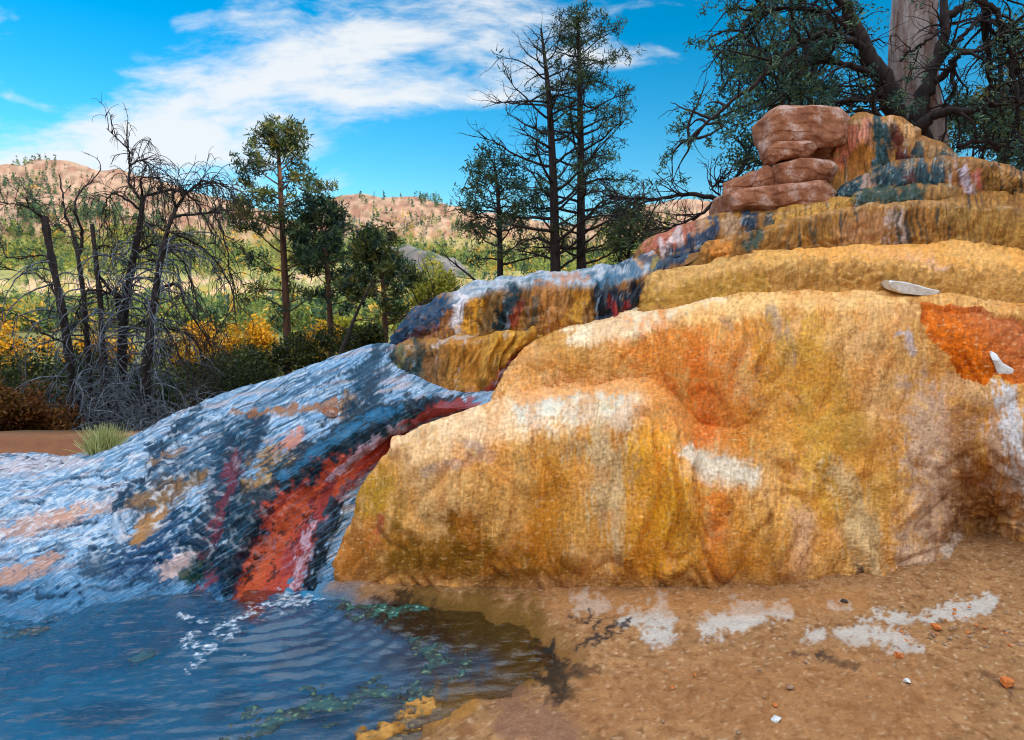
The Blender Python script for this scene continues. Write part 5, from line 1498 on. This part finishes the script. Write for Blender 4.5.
def leafy_tree(name, label, px, Y, trunk_r, lobes, pal, n, leaf, group=None, per=8, base_py=260, mat=None):
    base = V(px, base_py, Y); root = empty(name, tuple(base)); tag(root, label, 'tree', group)
    w, lv = Wood(), Leaves()
    top = V(lobes[0][0], lobes[0][1], Y)
    tp = catmull(np.array([base, base * .6 + top * .4 + [.1, .1, 0], top]), np.linspace(0, 2, 18)); w.tube(tp, taper(18, trunk_r, trunk_r * .2), 7)
    w.build('trunk', M_DARKBARK, root); br = Wood()
    cs = []
    for lx, ly, r, dy in lobes:
        c = V(lx, ly, Y + dy); rr = r * Y / F
        t = RNG.uniform(.35, .8); q, _ = at(tp, t)
        mid = (q + c) / 2 + RNG.normal(size=3) * .15
        lp = catmull(np.array([q, mid, c]), np.linspace(0, 2, 14)); br.tube(lp, taper(14, trunk_r * .4, .008), 5)
        for k in range(int(6 + r * .4)):
            d = RNG.normal(size=3); s2 = wander(at(lp, RNG.uniform(.4, 1))[0], d, rr * RNG.uniform(.5, 1.2), 7, .2, .1)
            br.tube(s2, taper(8, .012, .003), 3)
            for _ in range(max(1, int(n / len(lobes) / (6 + r * .4)))):
                cs.append(at(s2, RNG.uniform(.2, 1.1) if True else 1)[0] + RNG.normal(size=3) * rr * .16)
    lv.tufts(np.array(cs), per, leaf * 1.3, leaf, leaf * .28, pal, .1)
    br.build('limbs', M_DARKBARK, root); lv.build('crown', mat or M_LEAF, root)
    return root
JUN2 = [(58, 104, 96), (74, 118, 96), (98, 128, 86), (54, 92, 96)]
leafy_tree('juniper_tree', 'dark leafy juniper left of the stripped trunk, its branches hanging towards the top boulder', 790, 11.0, .12,
           [(790, -40, 40, 0), (735, 10, 26, .3), (760, 5, 30, -.2), (725, 55, 24, .1), (718, 95, 22, 0), (745, 80, 28, .3), (735, 135, 24, .1), (765, 130, 28, .2), (770, 50, 30, .4),
            (800, 60, 34, .2), (815, 20, 30, .3), (740, 165, 16, .1), (800, 100, 30, .4), (840, 60, 28, .5), (840, 90, 26, .5), (830, 0, 30, .4), (712, 120, 14, 0), (860, 20, 26, .6)], JUN2, 1150, .055, per=10)
leafy_tree('juniper_tree', 'dark juniper behind the right side of the stripped trunk', 1000, 12.0, .12,
           [(1000, 20, 30, 0), (975, 110, 30, 0), (1010, 120, 34, .2), (960, 135, 24, .2), (1030, 90, 34, .2), (985, 150, 24, 0), (1020, 160, 26, 0), (950, 115, 20, .3), (1045, 150, 30, 0)], JUN2 + [(90, 96, 50)], 700, .06, per=10)
leafy_tree('autumn_oak', 'olive and yellow leaved tree at the right edge behind the stripped trunk', 1040, 14.0, .12,
           [(1030, 60, 28, 0), (1010, 90, 26, 0), (1035, 110, 30, 0), (1050, 20, 34, 0), (990, 95, 16, .2), (1060, 80, 40, 0)], [(120, 110, 34), (160, 126, 36), (96, 92, 32), (180, 130, 40)], 520, .10, per=7, mat=M_BROAD)
# bare branch reaching left over the mound shoulder
br_root = empty('dead_branch', P(735, 205, 8.2)); tag(br_root, 'bare crooked branch reaching left over the shoulder of the mound below the boulders', 'branch')
w_ = Wood()
for pts, ra in [([(740, 208, 8.2), (715, 199, 8.2), (690, 195, 8.2), (670, 196, 8.2), (655, 200, 8.2), (630, 198, 8.2), (612, 196, 8.2)], .035),
                ([(715, 202, 8.2), (700, 214, 8.1), (685, 222, 8.1), (668, 230, 8.1)], .024), ([(720, 196, 8.2), (712, 188, 8.2), (722, 182, 8.2), (735, 180, 8.2)], .012)]:
    A = np.array([P(*q) for q in pts]); lp = catmull(A, np.linspace(0, len(A) - 1, 22)); lp[1:] += RNG.normal(size=(21, 3)) * .01
    w_.tube(lp, taper(22, ra, .006), 6)
    for k in range(40):
        q, d = at(lp, RNG.uniform(.3, 1)); s2 = wander(q, d / np.linalg.norm(d) + RNG.normal(size=3) * .5, RNG.uniform(.15, .55), 7, .2); w_.tube(s2, taper(8, .009, .003), 3)
        for _ in range(2):
            q2, d2 = at(s2, RNG.uniform(.3, 1)); s3 = wander(q2, d2 / np.linalg.norm(d2) + RNG.normal(size=3) * .5, RNG.uniform(.1, .25), 5, .2); w_.tube(s3, taper(6, .005, .002), 3)
w_.build('limbs', M_DARKBARK, br_root)
br_root = empty('dead_branch', P(482, 288, 9)); tag(br_root, 'bare dead branch leaning left behind the wet terrace lip', 'branch')
w_ = Wood()
for pts, ra in [([(486, 290, 9), (470, 276, 9), (455, 264, 9), (444, 255, 9)], .02), ([(400, 320, 8.6), (425, 302, 8.6), (445, 296, 8.6), (470, 290, 8.6)], .012)]:
    A = np.array([P(*q) for q in pts]); lp = catmull(A, np.linspace(0, len(A) - 1, 14)); w_.tube(lp, taper(14, ra, .005), 5)
    for k in range(14):
        q, d = at(lp, RNG.uniform(.2, 1)); s2 = wander(q, d / np.linalg.norm(d) + RNG.normal(size=3) * .5, RNG.uniform(.1, .3), 6, .2); w_.tube(s2, taper(7, .006, .002), 3)
w_.build('limbs', M_DARKBARK, br_root)

# ------------------------------------------------------------------ far hills
def build_hills():
    xs = [-700, -400, -150, 0, 40, 100, 160, 240, 290, 330, 360, 400, 440, 480, 540, 600, 660, 720, 800, 1000, 1300, 1800]
    sky = [140, 150, 158, 166, 162, 171, 183, 205, 222, 203, 196, 198, 204, 213, 222, 216, 203, 205, 215, 220, 210, 200]
    cols = []
    for x, s in zip(xs, sky):
        far = 1500 if x < 270 else 1300
        cliff = 1.0 if x < 260 else .35
        cols.append([P(x, 420, 66), P(x, 352, 75), P(x, 326, 140), P(x, 309, 260), P(x, 302, 420), P(x, 302 - 22 * cliff, 445), P(x, 268 + .04 * (s - 200), 640),
                     P(x, s + 48, 850), P(x, s + 22, 1080), P(x, s, far), P(x, s + 18, far + 500), P(x, 330, far + 1500)])
    g, tu, tv = loft(cols, 2.2)
    v = g.reshape(-1, 3)
    k = np.clip(v[:, 1] / 1500, .02, 1)
    q = v / 150
    nz = fbm3(q * np.array([1, 1, .6]), 5)
    rid = 1 - np.abs(fbm3(q * .8 + 9, 4)) * 1.6
    # gullies and a steep spur whose far flank stays in shade
    gx, gy = project(v)
    gul = np.abs(fbm2(gx / 42 + .4 * gy / 20, gy / 60, 3))
    v[:, 2] -= sstep(.22, 0, gul) * np.clip(v[:, 1] / 1500, 0, 1) * 13 * sstep(300, 270, gy) * sstep(205, 240, gy)
    edge = np.repeat(sstep(1, 2, tv)[None], len(tu), 0).ravel()
    v[:, 2] += edge * k * (13 * nz + 8 * (rid - .5))
    # a steep spur whose far side lies in shade
    px, py = project(v)
    c = np.empty((len(v), 3)); c[:] = lin(186, 154, 128)
    n1 = fbm2(px / 30, py / 14, 4); n2 = fbm2(px / 7, py / 4, 3)
    def blend(rgb, m):
        nonlocal c
        m = np.clip(m, 0, 1)[:, None]; c = c * (1 - m) + lin(*rgb) * m
    blend((198, 162, 138), sstep(0, .5, n1) * .6); blend((140, 84, 62), sstep(-.1, .35, fbm2(px / 16 + 4, py / 7, 4)) * .65); blend((116, 92, 76), sstep(.0, .4, n2) * .6)
    low = sstep(225, 262, py + 16 * n1)
    blend((140, 150, 80), low * .8)
    blend((168, 164, 88), low * sstep(0, .4, n2) * .6)
    blend((196, 150, 50), low * sstep(.3, .6, fbm2(px / 8 + 5, py / 4, 2)) * .6)
    cl = sstep(276, 282, py + 9 * n1) * sstep(300, 294, py + 9 * n1)
    blend((222, 184, 156), cl * .75 * sstep(.0, .25, n2 + .6 * n1 + .05)); 
    blend((104, 112, 60), sstep(298, 306, py) * .85); blend((140, 132, 70), sstep(298, 306, py) * sstep(0, .4, n2) * .6)
    mm = vcol_mat('hillside', .95, 3, .05)
    o = mesh('hills', v, gridfaces(len(tu), len(tv)), mm, None, True, c); tag(o, kind='structure')
    return v.reshape(len(tu), len(tv), 3), tu, tv
HG, HTU, HTV = build_hills()

def build_spur():
    crest = [P(388, 246, 620), P(410, 247, 600), P(436, 256, 570), P(458, 270, 540), P(478, 288, 500), P(500, 306, 470)]
    cr = catmull(np.array(crest), np.linspace(0, 5, 70))
    rows = []
    for t, z in ((-1, 0), (-.6, .42), (-.25, .86), (0, 1), (.3, .8), (1, 0)):
        off = np.array([-24, -32, 0]) * t if t < 0 else np.array([60, 60, 0]) * t
        r = cr + (np.array([70, -64, 0]) * (-t) * .0 + off * (1 if t >= 0 else -1) * 1.0)
        r[:, 2] = -12 + (cr[:, 2] + 12) * z
        rows.append(r)
    netv = np.stack(rows, 1); tv = np.linspace(0, 5, 50)
    g = np.swapaxes(pchip(np.swapaxes(netv, 0, 1), tv), 0, 1); v = g.reshape(-1, 3)
    v[:, 2] += 5 * fbm3(v / 28, 4)
    c = np.empty((len(v), 3)); c[:] = lin(128, 124, 124)  # blue-grey of a shaded flank put into the spur's colour
    m = sstep(0, .35, fbm3(v / 12, 3))[:, None]; c = c * (1 - m) + lin(70, 88, 62) * m
    o = mesh('hill_spur', v, gridfaces(70, 50), vcol_mat('spur_shaded', .95, 1.5, .12), None, True, c); tag(o, kind='structure')
build_spur()

def hill_trees():
    v = HG.reshape(-1, 3); px, py = project(v)
    tvv = np.repeat(HTV[None], len(HTU), 0).ravel()
    vis = (px > -60) & (px < 760) & (tvv < 9.0) & (tvv > 1.6)
    n1 = fbm2(px / 34 + 3, py / 15 + 8, 3)
    d = sstep(.0, .5, n1) * .9 + .15
    d = d + .5 * np.exp(-((px - 10) / 40) ** 2 - ((py - 190) / 18) ** 2) + .8 * sstep(262, 250, py) * sstep(205, 222, py) * sstep(-.2, .3, n1) * (px < 300)
    d = d * np.where((py > 276) & (py < 302) & (px < 260), .12, 1)
    d = d * np.where((py < 190) & (px > 60) & (px < 260), .15, 1) + .0
    d = d + 2.2 * sstep(302, 310, py) + .5 * sstep(232, 245, py) * sstep(280, 270, py)
    w = np.where(vis, d, 0); 
    # equalise for the grid's world spacing
    idx = RNG.choice(len(v), 12000, p=w / w.sum(), replace=True)
    out = {0: [[], []], 1: [[], []]}
    for j in idx:
        q = v[j] + RNG.normal(size=3) * np.array([4, 4, 0]) * v[j, 1] / 700
        hgt = RNG.uniform(5, 13) * (np.clip(v[j, 1] / 600, .35, 1.25) if py[j] < 300 else RNG.uniform(.28, .55))
        kind = 1 if (RNG.random() < (.6 if py[j] > 232 else .08)) else 0
        wd = hgt * (RNG.uniform(.25, .36) if kind == 0 else RNG.uniform(.45, .75))
        nl = 34
        t = RNG.random(nl); rr = np.sqrt(RNG.random(nl)); az = RNG.uniform(0, 6.283, nl)
        prof = (1 - t) * .9 + .1 if kind == 0 else np.sin(np.pi * (.15 + .8 * t))
        c0 = q + np.stack([np.cos(az) * rr * wd * prof, np.sin(az) * rr * wd * prof, t * hgt], 1)
        d = RNG.normal(size=(nl, 3, 3)) * hgt * .085
        pal = [(64, 96, 78), (76, 108, 80), (92, 118, 76)] if kind == 0 else [(138, 156, 78), (156, 166, 84), (206, 168, 70), (118, 140, 76), (150, 158, 80), (130, 150, 74)]
        col = lin(*pal[RNG.integers(len(pal))]) * RNG.uniform(.75, 1.25) * RNG.uniform(.75, 1.25, (nl, 1))
        out[kind][0].append((c0[:, None] + d).reshape(-1, 3)); out[kind][1].append(np.repeat(col, 3, 0))
    for kind, nm, lab in ((0, 'hillside_conifers', 'dark green trees dotting the far hillsides'), (1, 'hillside_brush', 'yellow green brush covering the lower far slopes')):
        o = out[kind]
        vv = np.concatenate(o[0]); ob = mesh(nm, vv, np.arange(len(vv)).reshape(-1, 3), M_BROAD, None, False, np.concatenate(o[1]))
        tag(ob, lab, 'trees', None, 'stuff')
hill_trees()

# ridge on the sun side, outside the frame: it keeps the mound in morning shade
def build_ridge():
    s = np.array([.8, -.6]); t = np.array([.6, .8])
    us = np.linspace(-170, 170, 90); ws = np.linspace(-26, 60, 40)
    U, Wg = np.meshgrid(us, ws, indexing='ij')
    prof = np.interp(Wg, [-26, -14, 0, 14, 60], [-2, 12, RIDGE_H, RIDGE_H - 4, -4])
    z = prof * (1 + .0 * U) + .5 * fbm2(U / 9, Wg / 9, 3)
    X = 60 * s[0] + Wg * s[0] + U * t[0]; Yy = 60 * s[1] + Wg * s[1] + U * t[1]
    v = np.stack([X, Yy, z], 2).reshape(-1, 3)
    c = np.empty((len(v), 3)); c[:] = lin(150, 120, 84)
    n = fbm2(v[:, 0] / 6, v[:, 1] / 6, 3); m = sstep(0, .4, n)[:, None]; c = c * (1 - m) + lin(70, 84, 44) * m
    o = mesh('ridge', v, gridfaces(90, 40), vcol_mat('ridge_soil', .95, .3, .5), None, True, c); tag(o, kind='structure')
SUN_EL = 15.0
RIDGE_H = 28.5
build_ridge()

# ------------------------------------------------------------------ sky and sun
def build_world():
    w = bpy.data.worlds.new('World'); S.world = w; w.use_nodes = True
    nt = w.node_tree; bg = nt.nodes['Background']
    sk = N(nt, 'ShaderNodeTexSky', sky_type='NISHITA'); sk.sun_disc = False
    sk.sun_elevation = math.radians(SUN_EL)
    sdir = np.array([.8, -.6])
    sk.sun_rotation = math.atan2(sdir[0], sdir[1])     # rotation is measured from +Y towards +X
    sk.air_density = 1.0; sk.dust_density = .3; sk.ozone_density = 3.0
    tc = N(nt, 'ShaderNodeTexCoord').outputs['Generated']
    sep = N(nt, 'ShaderNodeSeparateXYZ'); L(nt, tc, sep.inputs[0])
    # cloud sheet coordinates: direction / height
    hgt = math_node(nt, 'MAXIMUM', math_node(nt, 'ADD', sep.outputs[2], .12), .03)
    comb = N(nt, 'ShaderNodeCombineXYZ')
    L(nt, math_node(nt, 'DIVIDE', sep.outputs[0], hgt), comb.inputs[0]); L(nt, math_node(nt, 'DIVIDE', sep.outputs[1], hgt), comb.inputs[1])
    # azimuth / elevation slopes (tangent plane of +Y) for the placing of the banks
    yy = math_node(nt, 'MAXIMUM', sep.outputs[1], .05)
    tx = math_node(nt, 'DIVIDE', sep.outputs[0], yy); ty = math_node(nt, 'DIVIDE', sep.outputs[2], yy)
    tan = N(nt, 'ShaderNodeCombineXYZ'); L(nt, tx, tan.inputs[0]); L(nt, ty, tan.inputs[1])
    wn = N(nt, 'ShaderNodeTexNoise'); wn.inputs['Scale'].default_value = 3.2; wn.inputs['Detail'].default_value = 4
    L(nt, tan.outputs[0], wn.inputs['Vector'])
    front = math_node(nt, 'GREATER_THAN', sep.outputs[1], .05)
    def ell(px, py, rx, ry, deg, amp=1.0):
        p = np.array(P(px, py, 1.0)) - EYE
        cx, cy = p[0], p[2]
        a = math.radians(deg)
        dx = math_node(nt, 'SUBTRACT', tx, cx); dy = math_node(nt, 'SUBTRACT', ty, cy)
        u = math_node(nt, 'ADD', math_node(nt, 'MULTIPLY', dx, math.cos(a)), math_node(nt, 'MULTIPLY', dy, math.sin(a)))
        v = math_node(nt, 'SUBTRACT', math_node(nt, 'MULTIPLY', dy, math.cos(a)), math_node(nt, 'MULTIPLY', dx, math.sin(a)))
        u = math_node(nt, 'DIVIDE', u, rx / F); v = math_node(nt, 'DIVIDE', v, ry / F)
        r2 = math_node(nt, 'ADD', math_node(nt, 'MULTIPLY', u, u), math_node(nt, 'MULTIPLY', v, v))
        e = math_node(nt, 'POWER', 2.718, math_node(nt, 'MULTIPLY', r2, -1.0))
        return math_node(nt, 'MULTIPLY', e, amp)
    cov = None
    for args in [(420, 20, 190, 48, 8, 1.0), (300, 70, 190, 40, 14, .85), (530, 72, 100, 24, 5, .8), (90, 150, 180, 42, 10, 1.15), (240, 150, 130, 40, 6, .8),
                 (420, 95, 100, 16, 8, .6), (492, 100, 40, 9, 6, .8), (615, 55, 50, 13, -14, .7), (672, 54, 22, 4, -20, .35), (20, 185, 170, 30, 0, .85),
                 (200, 15, 60, 14, 20, .35), (-150, 60, 150, 50, 10, .7), (300, -200, 260, 70, 12, .8), (800, -300, 200, 60, 5, .4), (10, 97, 26, 5, -8, .4), (320, 185, 60, 20, 0, .4)]:
        e = ell(*args); cov = e if cov is None else math_node(nt, 'ADD', cov, e)
    cov = math_node(nt, 'MULTIPLY', cov, front)
    # behind and above the camera: broad bright cloud, added out of view to light the mound
    mb = N(nt, 'ShaderNodeMapRange', interpolation_type='SMOOTHSTEP'); mb.inputs[1].default_value = .2; mb.inputs[2].default_value = -.25; L(nt, sep.outputs[1], mb.inputs[0])
    mz = N(nt, 'ShaderNodeMapRange', interpolation_type='SMOOTHSTEP'); mz.inputs[1].default_value = .48; mz.inputs[2].default_value = .8; L(nt, sep.outputs[2], mz.inputs[0])
    bk = math_node(nt, 'MAXIMUM', mb.outputs[0], mz.outputs[0])
    bn = N(nt, 'ShaderNodeTexNoise'); bn.inputs['Scale'].default_value = .9; bn.inputs['Detail'].default_value = 6; L(nt, comb.outputs[0], bn.inputs['Vector'])
    bm = N(nt, 'ShaderNodeMapRange', interpolation_type='SMOOTHSTEP'); bm.inputs[1].default_value = .25; bm.inputs[2].default_value = .5; L(nt, bn.outputs['Fac'], bm.inputs[0])
    bcl = math_node(nt, 'MULTIPLY', bk, bm.outputs[0])
    m1 = N(nt, 'ShaderNodeMapping'); m1.inputs['Rotation'].default_value = (0, 0, math.radians(-14)); m1.inputs['Scale'].default_value = (3.2, 10.5, 1)
    mv = N(nt, 'ShaderNodeVectorMath', operation='MULTIPLY_ADD'); L(nt, wn.outputs['Color'], mv.inputs[0]); mv.inputs[1].default_value = (.16, .10, 0); L(nt, tan.outputs[0], mv.inputs[2])
    L(nt, mv.outputs[0], m1.inputs['Vector'])
    s1 = N(nt, 'ShaderNodeTexNoise'); s1.inputs['Scale'].default_value = 1.7; s1.inputs['Detail'].default_value = 9; s1.inputs['Roughness'].default_value = .62
    L(nt, m1.outputs[0], s1.inputs['Vector'])
    m2 = N(nt, 'ShaderNodeMapping'); m2.inputs['Rotation'].default_value = (0, 0, math.radians(24)); m2.inputs['Scale'].default_value = (16, 48, 1)
    L(nt, mv.outputs[0], m2.inputs['Vector'])
    s2 = N(nt, 'ShaderNodeTexNoise'); s2.inputs['Scale'].default_value = 1.0; s2.inputs['Detail'].default_value = 6; s2.inputs['Roughness'].default_value = .6
    L(nt, m2.outputs[0], s2.inputs['Vector'])
    nn = math_node(nt, 'ADD', math_node(nt, 'MULTIPLY', s1.outputs['Fac'], 1.9), math_node(nt, 'MULTIPLY', s2.outputs['Fac'], .55))
    dens = math_node(nt, 'ADD', math_node(nt, 'MULTIPLY', cov, 1.0), math_node(nt, 'SUBTRACT', math_node(nt, 'MULTIPLY', nn, 1.7), 2.62))
    mr = N(nt, 'ShaderNodeMapRange', interpolation_type='SMOOTHSTEP'); mr.inputs[1].default_value = -.1; mr.inputs[2].default_value = 1.1
    L(nt, dens, mr.inputs[0])
    up = N(nt, 'ShaderNodeMapRange'); up.inputs[1].default_value = .0; up.inputs[2].default_value = .06; L(nt, sep.outputs[2], up.inputs[0])
    cl = math_node(nt, 'MULTIPLY', math_node(nt, 'MULTIPLY', mr.outputs[0], up.outputs[0]), .92)
    hs = N(nt, 'ShaderNodeHueSaturation'); hs.inputs['Saturation'].default_value = SKY_SAT; hs.inputs['Hue'].default_value = SKY_HUE; hs.inputs['Value'].default_value = SKY_VAL
    L(nt, sk.outputs[0], hs.inputs['Color'])
    out = mix_rgb(nt, cl, hs.outputs[0], CLOUD)
    ez = N(nt, 'ShaderNodeMapRange'); ez.inputs[1].default_value = .05; ez.inputs[2].default_value = .85; ez.inputs[3].default_value = .26; ez.inputs[4].default_value = 1.62; L(nt, sep.outputs[2], ez.inputs[0])  # added cloud brightened towards the zenith so upward faces are lit more
    cs = N(nt, 'ShaderNodeVectorMath', operation='SCALE'); cs.inputs[0].default_value = CLOUD_FILL[:3]; L(nt, ez.outputs[0], cs.inputs['Scale'])
    out = mix_rgb(nt, bcl, out, cs.outputs[0])
    L(nt, out, bg.inputs['Color']); bg.inputs['Strength'].default_value = SKY_STR
SKY_SAT, SKY_HUE, SKY_VAL, SKY_STR = 1.45, .49, 1.0, .15
CLOUD = (4.5, 4.6, 4.7, 1)
CLOUD_FILL = (6.3, 6.4, 6.5, 1)
build_world()
sd = bpy.data.lights.new('sun', 'SUN'); sd.energy = 2.7; sd.angle = math.radians(.5); sd.color = (1, .86, .68)
so = bpy.data.objects.new('sun', sd); link(so)
e = math.radians(SUN_EL)
so.rotation_euler = Vector((.8 * math.cos(e), -.6 * math.cos(e), math.sin(e))).to_track_quat('Z', 'Y').to_euler()

# ------------------------------------------------------------------ camera
cd = bpy.data.cameras.new('camera'); cd.sensor_width = 36; cd.lens = F / W * 36; cd.clip_start = .05; cd.clip_end = 12000
cd.dof.use_dof = True; cd.dof.focus_distance = 4.6; cd.dof.aperture_fstop = 5.0
co = bpy.data.objects.new('camera', cd); link(co); co.location = tuple(EYE)
co.rotation_euler = (math.pi / 2 - PITCH, 0, 0)
S.camera = co
S.view_settings.view_transform = 'Standard'; S.view_settings.look = 'None'; S.view_settings.gamma = 1
S.view_settings.exposure = 0.46
S.render.engine = 'CYCLES'
S.cycles.use_denoising = True
S.cycles.filter_width = 1.05
S.cycles.max_bounces = 6; S.cycles.transmission_bounces = 4; S.cycles.transparent_max_bounces = 6
S.cycles.sample_clamp_indirect = 6
